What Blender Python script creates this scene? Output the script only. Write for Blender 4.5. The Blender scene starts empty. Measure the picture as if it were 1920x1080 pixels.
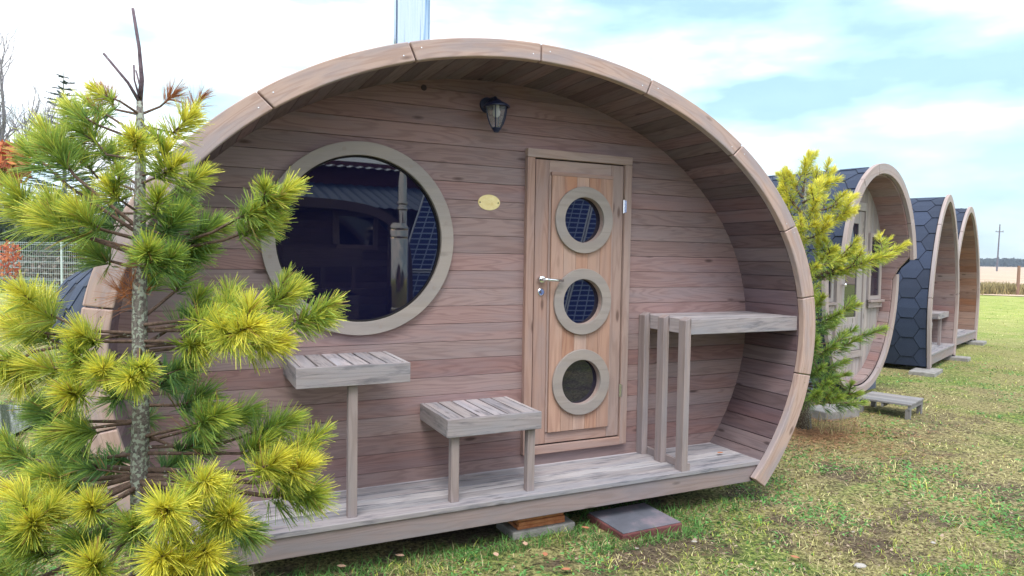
import bpy, math, random
import numpy as np
from mathutils import Vector, Matrix
R = math.radians
random.seed(7); rng = np.random.default_rng(7)
scn = bpy.context.scene
COL = scn.collection

# ---------------------------------------------------------------- camera
CAM = Vector((0, -3.996, 1.283)); YAW, PITCH, ROLL = 0.4481, -0.0442, 0.0158; FPX = 1298.08
cf = Vector((math.sin(YAW)*math.cos(PITCH), math.cos(YAW)*math.cos(PITCH), math.sin(PITCH)))
r0 = Vector((math.cos(YAW), -math.sin(YAW), 0)); u0 = r0.cross(cf)
cr = r0*math.cos(ROLL) + u0*math.sin(ROLL); cu = u0*math.cos(ROLL) - r0*math.sin(ROLL)
cam = bpy.data.objects.new('camera', bpy.data.cameras.new('camera')); COL.objects.link(cam)
cam.matrix_world = Matrix(((cr.x, cu.x, -cf.x, CAM.x), (cr.y, cu.y, -cf.y, CAM.y), (cr.z, cu.z, -cf.z, CAM.z), (0, 0, 0, 1)))
cam.data.sensor_width = 36; cam.data.lens = 36*FPX/1920; cam.data.clip_end = 6000; cam.data.clip_start = .05
scn.camera = cam

def at(px, py, d):
    """world point seen at a photo pixel, d metres ahead of the camera"""
    return CAM + (cf + cr*((px-960)/FPX) - cu*((py-540)/FPX))*d

# ---------------------------------------------------------------- world, sun
SUN_EL, SUN_ROT = R(60), R(200)
w = bpy.data.worlds.new("World"); scn.world = w; w.use_nodes = True
nt = w.node_tree; nt.nodes.clear()
def wn(t, **k):
    n = nt.nodes.new(t)
    for a, b in k.items(): setattr(n, a, b)
    return n
out = wn('ShaderNodeOutputWorld'); mix = wn('ShaderNodeMixShader')
sky = wn('ShaderNodeTexSky', sky_type='NISHITA', sun_disc=False, sun_elevation=SUN_EL, sun_rotation=SUN_ROT)
sky.air_density = 1.2; sky.dust_density = 0.6; sky.ozone_density = 1.5
b1 = wn('ShaderNodeBackground'); b1.inputs[1].default_value = .15
b2 = wn('ShaderNodeBackground'); b2.inputs[1].default_value = 1.0
nt.links.new(sky.outputs[0], b1.inputs[0])
tc = wn('ShaderNodeTexCoord'); mp = wn('ShaderNodeMapping'); mp.inputs['Scale'].default_value = (1.0, 1.0, 2.6)
nz = wn('ShaderNodeTexNoise'); nz.inputs['Scale'].default_value = 2.6; nz.inputs['Detail'].default_value = 7; nz.inputs['Roughness'].default_value = .52
nz.inputs['Distortion'].default_value = .25
mp.inputs['Location'].default_value = (3.1, 1.7, .4)
nt.links.new(tc.outputs['Generated'], mp.inputs[0]); nt.links.new(mp.outputs[0], nz.inputs[0])
dot = wn('ShaderNodeVectorMath', operation='DOT_PRODUCT'); dot.inputs[1].default_value = (math.sin(R(62)), math.cos(R(62)), 0)
nt.links.new(tc.outputs['Generated'], dot.inputs[0])
grad = wn('ShaderNodeMapRange'); grad.inputs[1].default_value = .35; grad.inputs[2].default_value = 1.0; grad.inputs[3].default_value = .12; grad.inputs[4].default_value = -.10
nt.links.new(dot.outputs['Value'], grad.inputs[0])
add = wn('ShaderNodeMath', operation='ADD'); nt.links.new(nz.outputs[0], add.inputs[0]); nt.links.new(grad.outputs[0], add.inputs[1])
cm = wn('ShaderNodeMapRange', interpolation_type='SMOOTHSTEP'); cm.inputs[1].default_value = .36; cm.inputs[2].default_value = .60
cm.inputs[3].default_value = .55; cm.inputs[4].default_value = 1.0
nt.links.new(add.outputs[0], cm.inputs[0])
# cloud colour: white tops, blue grey thick undersides
nz2 = wn('ShaderNodeTexNoise'); nz2.inputs['Scale'].default_value = 4.6; nz2.inputs['Detail'].default_value = 8
mp2 = wn('ShaderNodeMapping'); mp2.inputs['Scale'].default_value = (1, 1, 3.4); mp2.inputs['Location'].default_value = (7.3, 2.2, 5)
nt.links.new(tc.outputs['Generated'], mp2.inputs[0]); nt.links.new(mp2.outputs[0], nz2.inputs[0])
add2 = wn('ShaderNodeMath', operation='ADD'); nt.links.new(nz2.outputs[0], add2.inputs[0]); nt.links.new(grad.outputs[0], add2.inputs[1])
crp = wn('ShaderNodeValToRGB'); e = crp.color_ramp.elements
e[0].position = .35; e[0].color = (.29, .47, .58, 1); e[1].position = .62; e[1].color = (1.0, 1.03, 1.06, 1)
e2 = crp.color_ramp.elements.new(.47); e2.color = (.52, .74, .82, 1)
nt.links.new(add2.outputs[0], crp.inputs[0]); nt.links.new(crp.outputs[0], b2.inputs[0])
nt.links.new(cm.outputs[0], mix.inputs[0]); nt.links.new(b1.outputs[0], mix.inputs[1]); nt.links.new(b2.outputs[0], mix.inputs[2])
nt.links.new(mix.outputs[0], out.inputs[0])

sl = bpy.data.lights.new('sun', 'SUN'); sl.energy = 1.5; sl.angle = R(28); sl.color = (1, .95, .88)
so = bpy.data.objects.new('sun', sl); COL.objects.link(so)
SUNDIR = Vector((-.42, -.78, .0)).normalized()*math.cos(SUN_EL) + Vector((0, 0, math.sin(SUN_EL)))   # towards the sun
so.rotation_euler = SUNDIR.to_track_quat('Z', 'Y').to_euler()
scn.view_settings.view_transform = 'Standard'; scn.view_settings.look = 'None'; scn.view_settings.gamma = 1; scn.view_settings.exposure = 0.92

# ---------------------------------------------------------------- materials
def mat(name):
    m = bpy.data.materials.new(name); m.use_nodes = True; t = m.node_tree
    return m, t, t.nodes['Principled BSDF']
def N(t, kind, **k):
    n = t.nodes.new(kind)
    for a, b in k.items():
        if a.startswith('i_'): n.inputs[int(a[2:]) if a[2:].isdigit() else a[2:]].default_value = b
        else: setattr(n, a, b)
    return n
def L(t, a, b): t.links.new(a, b)
def ramp(t, fac, stops):
    r = N(t, 'ShaderNodeValToRGB'); els = r.color_ramp.elements
    els[0].position, els[0].color = stops[0][0], (*stops[0][1], 1); els[1].position, els[1].color = stops[-1][0], (*stops[-1][1], 1)
    for p, c in stops[1:-1]: q = els.new(p); q.color = (*c, 1)
    L(t, fac, r.inputs[0]); return r.outputs[0]
def mixc(t, fac, a, b, mode='MIX'):
    n = N(t, 'ShaderNodeMix', data_type='RGBA', blend_type=mode)
    for s, v in ((0, fac), (6, a), (7, b)):
        if isinstance(v, (int, float)): n.inputs[s].default_value = v
        elif isinstance(v, tuple): n.inputs[s].default_value = (*v, 1)
        else: L(t, v, n.inputs[s])
    return n.outputs[2]
def plain(name, c, rough=.5, metal=0, spec=.5):
    m, t, b = mat(name); b.inputs['Base Color'].default_value = (*c, 1); b.inputs['Roughness'].default_value = rough
    b.inputs['Metallic'].default_value = metal; b.inputs['Specular IOR Level'].default_value = spec; return m

def wood(name, dark, light, worn, wornamt=.45, rough=.75, rings=26, knots=1, tint=.28, stain=None):
    """UV: u along the grain in metres, v across; every board (island) gets its own piece of the log"""
    m, t, b = mat(name)
    uv = N(t, 'ShaderNodeUVMap'); geo = N(t, 'ShaderNodeNewGeometry')
    sep = N(t, 'ShaderNodeSeparateXYZ'); L(t, uv.outputs[0], sep.inputs[0])
    rn = N(t, 'ShaderNodeMath', operation='MULTIPLY', i_1=97.3); L(t, geo.outputs['Random Per Island'], rn.inputs[0])
    def vec(su, sv):
        a = N(t, 'ShaderNodeMath', operation='MULTIPLY', i_1=su); L(t, sep.outputs[0], a.inputs[0])
        c = N(t, 'ShaderNodeMath', operation='MULTIPLY', i_1=sv); L(t, sep.outputs[1], c.inputs[0])
        v = N(t, 'ShaderNodeCombineXYZ'); L(t, a.outputs[0], v.inputs[0]); L(t, c.outputs[0], v.inputs[1]); L(t, rn.outputs[0], v.inputs[2]); return v.outputs[0]
    n1 = N(t, 'ShaderNodeTexNoise', i_Scale=1, i_Detail=2.5, i_Roughness=.45, i_Distortion=.3); L(t, vec(1.0, 10.5), n1.inputs['Vector'])
    s = N(t, 'ShaderNodeMath', operation='MULTIPLY', i_1=float(rings)*6.283); L(t, n1.outputs[0], s.inputs[0])
    sn = N(t, 'ShaderNodeMath', operation='SINE'); L(t, s.outputs[0], sn.inputs[0])
    ring = N(t, 'ShaderNodeMapRange', i_1=-.2, i_2=1.0); L(t, sn.outputs[0], ring.inputs[0])
    nf = N(t, 'ShaderNodeTexNoise', i_Scale=1, i_Detail=3, i_Roughness=.6); L(t, vec(9, 420), nf.inputs['Vector'])
    nb = N(t, 'ShaderNodeTexNoise', i_Scale=1, i_Detail=4, i_Roughness=.55); L(t, vec(1.7, 9), nb.inputs['Vector'])
    g = N(t, 'ShaderNodeMath', operation='MULTIPLY', i_1=.40); L(t, ring.outputs[0], g.inputs[0])
    g2 = N(t, 'ShaderNodeMath', operation='MULTIPLY_ADD', i_1=.7, i_2=-.2); L(t, nf.outputs[0], g2.inputs[0])
    gs = N(t, 'ShaderNodeMath', operation='ADD', use_clamp=True); L(t, g.outputs[0], gs.inputs[0]); L(t, g2.outputs[0], gs.inputs[1])
    base = mixc(t, gs.outputs[0], light, dark)
    wf = N(t, 'ShaderNodeMapRange', i_1=.38, i_2=.66, i_3=0.0, i_4=wornamt, interpolation_type='SMOOTHSTEP'); L(t, nb.outputs[0], wf.inputs[0])
    wornc = mixc(t, nf.outputs[0], tuple(x*1.12 for x in worn), tuple(x*.82 for x in worn))
    c = mixc(t, wf.outputs[0], base, wornc)
    # board to board tone
    br = N(t, 'ShaderNodeMath', operation='MULTIPLY', i_1=7.77); L(t, rn.outputs[0], br.inputs[0])
    fr = N(t, 'ShaderNodeMath', operation='FRACT'); L(t, br.outputs[0], fr.inputs[0])
    hv = N(t, 'ShaderNodeHueSaturation'); L(t, c, hv.inputs['Color'])
    mr = N(t, 'ShaderNodeMapRange', i_3=1-tint, i_4=1+tint*.8); L(t, fr.outputs[0], mr.inputs[0]); L(t, mr.outputs[0], hv.inputs['Value'])
    sr = N(t, 'ShaderNodeMapRange', i_3=1.2, i_4=.75); L(t, geo.outputs['Random Per Island'], sr.inputs[0]); L(t, sr.outputs[0], hv.inputs['Saturation'])
    c = hv.outputs[0]
    if knots:
        vo = N(t, 'ShaderNodeTexVoronoi', i_Scale=1); L(t, vec(2.3, 7.5), vo.inputs['Vector'])
        kn = N(t, 'ShaderNodeMapRange', i_1=.055, i_2=.12, i_3=.8*knots, i_4=0); L(t, vo.outputs['Distance'], kn.inputs[0])
        c = mixc(t, kn.outputs[0], c, tuple(x*.42 for x in dark))
    if stain:
        ns = N(t, 'ShaderNodeTexNoise', i_Scale=1, i_Detail=5, i_Roughness=.65); L(t, vec(3, 22), ns.inputs['Vector'])
        st = N(t, 'ShaderNodeMapRange', i_1=.52, i_2=.66, i_3=0, i_4=.75); L(t, ns.outputs[0], st.inputs[0])
        c = mixc(t, st.outputs[0], c, stain)
    L(t, c, b.inputs['Base Color'])
    b.inputs['Roughness'].default_value = rough; b.inputs['Specular IOR Level'].default_value = .25
    bp = N(t, 'ShaderNodeBump', i_Strength=.3, i_Distance=.002); L(t, gs.outputs[0], bp.inputs['Height']); L(t, bp.outputs[0], b.inputs['Normal'])
    return m

M = {}
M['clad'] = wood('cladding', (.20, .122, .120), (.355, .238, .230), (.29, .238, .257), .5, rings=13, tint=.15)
M['vault'] = wood('shaded_vault_wood', (.10, .062, .068), (.20, .134, .144), (.17, .138, .165), .5, rings=9)  # overhang shade put into the colour: darker, bluer than the cladding
M['rim'] = wood('rim_wood', (.33, .215, .18), (.50, .37, .325), (.34, .30, .325), .8, rings=10, tint=.12)
M['rimgrey'] = wood('grey_rim_wood', (.27, .21, .20), (.42, .34, .33), (.36, .33, .35), .7, rings=8, tint=.1)
M['door'] = wood('door_wood', (.33, .165, .12), (.52, .315, .235), (.42, .29, .255), .45, rings=7, tint=.16, knots=.3)
M['doorframe'] = wood('door_frame_wood', (.30, .18, .15), (.46, .31, .265), (.36, .28, .275), .6, rings=8, tint=.1)
M['ring'] = wood('plywood_ring', (.275, .228, .205), (.38, .318, .29), (.32, .285, .285), .6, rings=4, knots=.4, tint=.05)
M['table'] = wood('weathered_table_wood', (.28, .24, .25), (.45, .40, .415), (.34, .34, .39), .7, rings=8, stain=(.10, .10, .12))
M['post'] = wood('post_wood', (.25, .195, .19), (.38, .315, .31), (.31, .29, .32), .6, rings=7, tint=.1)
M['deck'] = wood('deck_wood', (.27, .24, .26), (.47, .43, .455), (.36, .36, .41), .8, rings=9, stain=(.09, .095, .125))
M['beam'] = wood('beam_wood', (.24, .18, .175), (.34, .27, .27), (.27, .25, .28), .7, rings=11, tint=.05)
M['pallet'] = wood('grey_pallet_wood', (.18, .165, .165), (.31, .29, .29), (.27, .27, .30), .8, rings=5)
M['graywall'] = wood('silver_grey_wood', (.27, .22, .21), (.42, .36, .35), (.38, .36, .38), .75, rings=7, tint=.12)
M['brown'] = wood('brown_back_wood', (.20, .105, .07), (.32, .18, .125), (.25, .18, .16), .4, rings=7, tint=.2)
M['dark'] = plain('dark_gap', (.012, .010, .012), .9)
M['chrome'] = plain('chrome', (.82, .84, .87), .12, 1)
M['iron'] = plain('black_enamel', (.010, .017, .065), .38)
M['steelpost'] = plain('galvanised_paint', (.55, .62, .66), .5, .2)

def glass_mat():
    m, t, b = mat('dark_window_glass'); b.inputs['Base Color'].default_value = (.003, .004, .022, 1)
    b.inputs['Roughness'].default_value = .015; b.inputs['IOR'].default_value = 1.88
    n = N(t, 'ShaderNodeTexNoise', i_Scale=2.2, i_Detail=1); tc = N(t, 'ShaderNodeTexCoord'); L(t, tc.outputs['Object'], n.inputs[0])
    bp = N(t, 'ShaderNodeBump', i_Strength=.06, i_Distance=.01); L(t, n.outputs[0], bp.inputs['Height']); L(t, bp.outputs[0], b.inputs['Normal']); return m
M['glass'] = glass_mat()
def steel_mat():
    m, t, b = mat('stainless_steel'); b.inputs['Metallic'].default_value = 1; b.inputs['Base Color'].default_value = (.50, .57, .68, 1)
    b.inputs['Roughness'].default_value = .16
    n = N(t, 'ShaderNodeTexNoise', i_Scale=1, i_Detail=2); tc = N(t, 'ShaderNodeTexCoord'); mp = N(t, 'ShaderNodeMapping'); mp.inputs['Scale'].default_value = (22, 22, .5)
    L(t, tc.outputs['Object'], mp.inputs[0]); L(t, mp.outputs[0], n.inputs[0])
    bp = N(t, 'ShaderNodeBump', i_Strength=1.0, i_Distance=.05); L(t, n.outputs[0], bp.inputs['Height']); L(t, bp.outputs[0], b.inputs['Normal']); return m
M['steel'] = steel_mat(); M['flue'] = plain('bright_steel', (.95, .84, .74), .10, 1)
def noisy(name, stops, scale=8, detail=6, rough=.8, bump=.3, dist=.01, spec=.3, sc=(1, 1, 1), metal=0):
    m, t, b = mat(name); tc = N(t, 'ShaderNodeTexCoord'); mp = N(t, 'ShaderNodeMapping'); mp.inputs['Scale'].default_value = sc
    n = N(t, 'ShaderNodeTexNoise', i_Scale=scale, i_Detail=detail, i_Roughness=.6); L(t, tc.outputs['Object'], mp.inputs[0]); L(t, mp.outputs[0], n.inputs[0])
    L(t, ramp(t, n.outputs[0], stops), b.inputs['Base Color']); b.inputs['Roughness'].default_value = rough; b.inputs['Specular IOR Level'].default_value = spec
    b.inputs['Metallic'].default_value = metal
    bp = N(t, 'ShaderNodeBump', i_Strength=bump, i_Distance=dist); L(t, n.outputs[0], bp.inputs['Height']); L(t, bp.outputs[0], b.inputs['Normal']); return m
M['concrete'] = noisy('concrete', [(.3, (.20, .19, .19)), (.7, (.38, .36, .35))], 14)
M['slab'] = noisy('painted_slab', [(.3, (.10, .105, .13)), (.5, (.14, .145, .18)), (.66, (.27, .22, .26)), (.8, (.42, .38, .40))], 5, 8, .45)
M['slabside'] = noisy('red_slab_edge', [(.3, (.11, .035, .04)), (.7, (.21, .08, .08))], 12)
M['brick'] = noisy('orange_tile', [(.3, (.40, .13, .055)), (.7, (.60, .26, .12))], 20)
M['brass'] = noisy('brass_plate', [(.3, (.80, .62, .26)), (.7, (.95, .80, .42))], 30, 3, .38, .1, .001, .5, metal=.35)
M['stone'] = noisy('pale_stone', [(.3, (.34, .32, .30)), (.7, (.55, .52, .50))], 30)
M['water'] = plain('pond_water', (.03, .05, .02), .04)
def bark_mat(name, c1, c2, lich, amt, sc=60):
    m, t, b = mat(name); tc = N(t, 'ShaderNodeTexCoord')
    n = N(t, 'ShaderNodeTexNoise', i_Scale=sc, i_Detail=5, i_Roughness=.7); L(t, tc.outputs['Object'], n.inputs[0])
    n2 = N(t, 'ShaderNodeTexNoise', i_Scale=sc*.75, i_Detail=4); mp = N(t, 'ShaderNodeMapping'); mp.inputs['Location'].default_value = (5, 2, 8); L(t, tc.outputs['Object'], mp.inputs[0]); L(t, mp.outputs[0], n2.inputs[0])
    c = ramp(t, n.outputs[0], [(.35, c1), (.7, c2)])
    f = N(t, 'ShaderNodeMapRange', i_1=.60-amt*.2, i_2=.64-amt*.2); L(t, n2.outputs[0], f.inputs[0])
    L(t, mixc(t, f.outputs[0], c, lich), b.inputs['Base Color']); b.inputs['Roughness'].default_value = .9
    bp = N(t, 'ShaderNodeBump', i_Strength=.9, i_Distance=.004); L(t, n.outputs[0], bp.inputs['Height']); L(t, bp.outputs[0], b.inputs['Normal']); return m
M['bark'] = bark_mat('pine_bark', (.09, .078, .075), (.27, .24, .22), (.36, .40, .34), .45, 120)
M['twig'] = bark_mat('pine_twig', (.08, .05, .04), (.20, .13, .10), (.36, .38, .33), -.2, 80)
M['bareTwig'] = bark_mat('bare_twig', (.09, .06, .08), (.20, .15, .18), (.3, .3, .3), -.4)
def vcol(name, rough=.5, trans=.25, spec=.3):
    m, t, b = mat(name); a = N(t, 'ShaderNodeAttribute', attribute_name='col'); L(t, a.outputs['Color'], b.inputs['Base Color'])
    b.inputs['Roughness'].default_value = rough; b.inputs['Specular IOR Level'].default_value = spec
    if trans:
        tr = N(t, 'ShaderNodeBsdfTranslucent'); L(t, a.outputs['Color'], tr.inputs[0]); mx = N(t, 'ShaderNodeMixShader', i_0=trans)
        L(t, b.outputs[0], mx.inputs[1]); L(t, tr.outputs[0], mx.inputs[2]); L(t, mx.outputs[0], t.nodes['Material Output'].inputs[0])
    return m
M['needle'] = vcol('needles', .42, .3, .4); M['grass'] = vcol('grass_blades', .6, .3, .2)
def shingle_mat():
    m, t, b = mat('bitumen_shingle'); geo = N(t, 'ShaderNodeNewGeometry'); tc = N(t, 'ShaderNodeTexCoord')
    n = N(t, 'ShaderNodeTexNoise', i_Scale=260, i_Detail=2); L(t, tc.outputs['Object'], n.inputs[0])
    c = ramp(t, n.outputs[0], [(.3, (.013, .021, .050)), (.75, (.045, .066, .125))])
    hv = N(t, 'ShaderNodeHueSaturation'); L(t, c, hv.inputs['Color']); mr = N(t, 'ShaderNodeMapRange', i_3=.75, i_4=1.25); L(t, geo.outputs['Random Per Island'], mr.inputs[0]); L(t, mr.outputs[0], hv.inputs['Value'])
    L(t, hv.outputs[0], b.inputs['Base Color']); b.inputs['Roughness'].default_value = .8
    bp = N(t, 'ShaderNodeBump', i_Strength=.4, i_Distance=.002); L(t, n.outputs[0], bp.inputs['Height']); L(t, bp.outputs[0], b.inputs['Normal']); return m
M['shingle'] = shingle_mat()
M['shinglebase'] = plain('shingle_joint', (.010, .013, .030), .9)

# ---------------------------------------------------------------- mesh helpers
def link(o, parent=None):
    COL.objects.link(o)
    if parent: o.parent = parent
    return o
def tag(o, label=None, cat=None, group=None, kind=None):
    if label: o['label'] = label
    if cat: o['category'] = cat
    if group: o['group'] = group
    if kind: o['kind'] = kind
    return o
def empty(name, label, cat, loc=(0, 0, 0), rz=0, group=None):
    o = bpy.data.objects.new(name, None); o.empty_display_size = .2; o.location = loc; o.rotation_euler = (0, 0, rz)
    link(o); return tag(o, label, cat, group)
def part(name, parent):     # an empty sub-assembly is never used: parts are meshes
    raise NotImplementedError
class MB:
    def __init__(s): s.v = []; s.f = []; s.uv = []
    def face(s, idx, uvs): s.f.append(tuple(idx)); s.uv += [tuple(u) for u in uvs]
    def hexa(s, c, ax, mat4=None):
        """8 corners ordered (x0y0z0,x1y0z0,x1y1z0,x0y1z0, then z1); ax long axis for the UV"""
        b = len(s.v); cs = [Vector(p) for p in c]
        if mat4 is not None: tr = [mat4 @ p for p in cs]
        else: tr = cs
        s.v += tr
        for q in ((0, 3, 2, 1), (4, 5, 6, 7), (0, 1, 5, 4), (2, 3, 7, 6), (1, 2, 6, 5), (3, 0, 4, 7)):
            pts = [cs[i] for i in q]; nrm = (pts[1]-pts[0]).cross(pts[2]-pts[0])
            k = max(range(3), key=lambda i: abs(nrm[i]))
            oth = [i for i in range(3) if i != k]
            if ax in oth: u_, v_ = ax, [i for i in oth if i != ax][0]
            else: u_, v_ = oth
            s.face([b+i for i in q], [(p[u_], p[v_]+(k*.37)) for p in pts])
    def box(s, x0, x1, y0, y1, z0, z1, ax=0, mat4=None):
        s.hexa([(x0, y0, z0), (x1, y0, z0), (x1, y1, z0), (x0, y1, z0), (x0, y0, z1), (x1, y0, z1), (x1, y1, z1), (x0, y1, z1)], ax, mat4)
    def grid(s, rows, uvs=None, close=False):
        """rows: list of equally long point lists"""
        b = len(s.v); n = len(rows[0])
        for r in rows: s.v += [Vector(p) for p in r]
        for i in range(len(rows)-1):
            for j in range(n if close else n-1):
                k = (j+1) % n; q = (b+i*n+j, b+i*n+k, b+(i+1)*n+k, b+(i+1)*n+j)
                if uvs: s.face(q, [uvs[i][j], uvs[i][k], uvs[i+1][k], uvs[i+1][j]])
                else: s.face(q, [(j, i), (j+1, i), (j+1, i+1), (j, i+1)])
    def tube(s, pts, rad, n=8, cap=True):
        pts = [Vector(p) for p in pts]; rows = []; acc = 0; uvs = []
        for i, p in enumerate(pts):
            d = (pts[min(i+1, len(pts)-1)]-pts[max(i-1, 0)]).normalized()
            a = d.cross(Vector((0, 0, 1)) if abs(d.z) < .9 else Vector((1, 0, 0))).normalized(); c = d.cross(a)
            r = rad[i] if isinstance(rad, (list, tuple)) else rad
            rows.append([p+(a*math.cos(2*math.pi*k/n)+c*math.sin(2*math.pi*k/n))*r for k in range(n)])
        b = len(s.v); s.grid(rows, close=True)
        if cap:
            s.face(list(range(b+n-1, b-1, -1)), [(0, 0)]*n); e = b+(len(pts)-1)*n; s.face(list(range(e, e+n)), [(0, 0)]*n)
    def lathe(s, prof, c, axis='z', n=32):
        c = Vector(c); rows = []
        for r, h in prof:
            row = []
            for k in range(n):
                a = 2*math.pi*k/n; x, y = r*math.cos(a), r*math.sin(a)
                row.append(c+(Vector((x, y, h)) if axis == 'z' else Vector((x, h, y))))
            rows.append(row)
        s.grid(rows, close=True)
    def ngon_prism(s, poly, y0, y1):
        """poly in x,z; extruded along y"""
        b = len(s.v); n = len(poly)
        s.v += [Vector((x, y0, z)) for x, z in poly]+[Vector((x, y1, z)) for x, z in poly]
        s.face(range(b, b+n), [(x, z) for x, z in poly]); s.face(range(b+2*n-1, b+n-1, -1), [(x, z) for x, z in reversed(poly)])
        for i in range(n):
            j = (i+1) % n; s.face((b+i, b+n+i, b+n+j, b+j), [(poly[i][0], 0), (poly[i][0], y1-y0), (poly[j][0], y1-y0), (poly[j][0], 0)])
    def build(s, name, m, parent=None, bevel=0, seg=2, smooth=False, cuts=None):
        me = bpy.data.meshes.new(name); me.from_pydata([tuple(p) for p in s.v], [], s.f)
        uvl = me.uv_layers.new(name='UVMap'); uvl.data.foreach_set('uv', np.array(s.uv, dtype=np.float32).ravel())
        import bmesh
        bm = bmesh.new(); bm.from_mesh(me); bmesh.ops.recalc_face_normals(bm, faces=bm.faces); bm.to_mesh(me); bm.free()
        me.materials.append(m); o = bpy.data.objects.new(name, me); link(o, parent)
        if smooth: me.shade_smooth()
        if cuts:
            tmp = []
            for (cx, cz, r) in cuts:
                c = MB(); c.ngon_prism([(cx+r*math.cos(a), cz+r*math.sin(a)) for a in np.linspace(0, 2*math.pi, 65)[:-1]], -1, 1)
                co = c.build('cutter', m); tmp.append(co); md = o.modifiers.new('b', 'BOOLEAN'); md.object = co; md.operation = 'DIFFERENCE'; md.solver = 'EXACT'
            dg = bpy.context.evaluated_depsgraph_get(); dg.update(); nm = bpy.data.meshes.new_from_object(o.evaluated_get(dg))
            o.modifiers.clear(); o.data = nm
            for c in tmp: bpy.data.objects.remove(c, do_unlink=True)
        if bevel:
            md = o.modifiers.new('bevel', 'BEVEL'); md.width = bevel; md.segments = seg; md.limit_method = 'ANGLE'; md.angle_limit = R(50); md.use_clamp_overlap = True
        return o
def raw(name, V, F, m, cols=None, parent=None):
    """numpy mesh: V (n,3), F (k,4) or (k,3); cols (n,3)"""
    me = bpy.data.meshes.new(name); k = F.shape[1]
    me.vertices.add(len(V)); me.vertices.foreach_set('co', V.astype(np.float32).ravel())
    me.loops.add(F.size); me.loops.foreach_set('vertex_index', F.astype(np.int32).ravel())
    me.polygons.add(len(F)); me.polygons.foreach_set('loop_start', np.arange(0, F.size, k, dtype=np.int32)); me.polygons.foreach_set('loop_total', np.full(len(F), k, dtype=np.int32))
    me.update(calc_edges=True); me.validate()
    if cols is not None:
        a = me.color_attributes.new('col', 'FLOAT_COLOR', 'POINT'); c4 = np.ones((len(V), 4), np.float32); c4[:, :3] = cols; a.data.foreach_set('color', c4.ravel())
    me.materials.append(m); o = bpy.data.objects.new(name, me); return link(o, parent)

# profile of a barrel: superellipse about (cx, zc), upper and lower heights, sampled bottom right -> top -> bottom left
class Prof:
    def __init__(s, a, bt, bl, zc, n=2.0, zmin=-9, cx=0, N=400):
        s.a, s.bt, s.bl, s.zc, s.n, s.cx = a, bt, bl, zc, n, cx
        t = np.linspace(-math.pi/2, 1.5*math.pi, 4*N)
        c, q = np.cos(t), np.sin(t); x = cx+a*np.sign(c)*abs(c)**(2/n); z = zc+np.where(q > 0, bt, bl)*np.sign(q)*abs(q)**(2/n)
        k = z >= zmin; s.x, s.z = x[k], z[k]
        d = np.hypot(np.diff(s.x), np.diff(s.z)); s.l = np.concatenate([[0], np.cumsum(d)]); s.len = s.l[-1]
        s.closed = zmin < zc-bl
    def p(s, v): return float(np.interp(v, s.l, s.x)), float(np.interp(v, s.l, s.z))
    def nrm(s, v):
        x0, z0 = s.p(max(v-.02, 0)); x1, z1 = s.p(min(v+.02, s.len)); d = math.hypot(x1-x0, z1-z0) or 1
        return (z1-z0)/d, -(x1-x0)/d
    def off(s, v, h):
        x, z = s.p(v); nx, nz_ = s.nrm(v); return x+nx*h, z+nz_*h
    def t(s, t):
        c, q = math.cos(t), math.sin(t); return s.cx+s.a*math.copysign(abs(c)**(2/s.n), c), s.zc+(s.bt if q > 0 else s.bl)*math.copysign(abs(q)**(2/s.n), q)
    def xr(s, z):
        b = s.bt if z > s.zc else s.bl; k = min(abs(z-s.zc)/b, 1); return s.a*(1-k**s.n)**(1/s.n)

def staves(pr, thick, y0, y1, wid=.105, name='vault_boards', m=None, parent=None, gap=.0035):
    """boards running along y round the profile; y0 may be a function of z"""
    mb = MB(); k = int(pr.len/wid); wv = pr.len/k; f0 = y0 if callable(y0) else (lambda z: y0)
    for i in range(k):
        a, b = i*wv+gap/2, (i+1)*wv-gap/2
        ia, ib, oa, ob = pr.off(a, 0), pr.off(b, 0), pr.off(a, thick), pr.off(b, thick)
        ya, yb = f0(ia[1]), f0(ib[1]); n = 6
        for q in range(1):
            base = len(mb.v)
            mb.v += [Vector((ia[0], ya, ia[1])), Vector((ib[0], yb, ib[1])), Vector((ob[0], yb, ob[1])), Vector((oa[0], ya, oa[1])),
                     Vector((ia[0], y1, ia[1])), Vector((ib[0], y1, ib[1])), Vector((ob[0], y1, ob[1])), Vector((oa[0], y1, oa[1]))]
            W_ = [(0, a), (0, b), (0, b+thick), (0, a-thick), (y1-ya, a), (y1-yb, b), (y1-yb, b+thick), (y1-ya, a-thick)]
            for qd in ((0, 1, 2, 3), (4, 7, 6, 5), (0, 4, 5, 1), (2, 6, 7, 3), (1, 5, 6, 2), (3, 7, 4, 0)):
                mb.face([base+j for j in qd], [W_[j] for j in qd])
    return mb.build(name, m or M['vault'], parent, bevel=.0025, seg=1)

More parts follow.
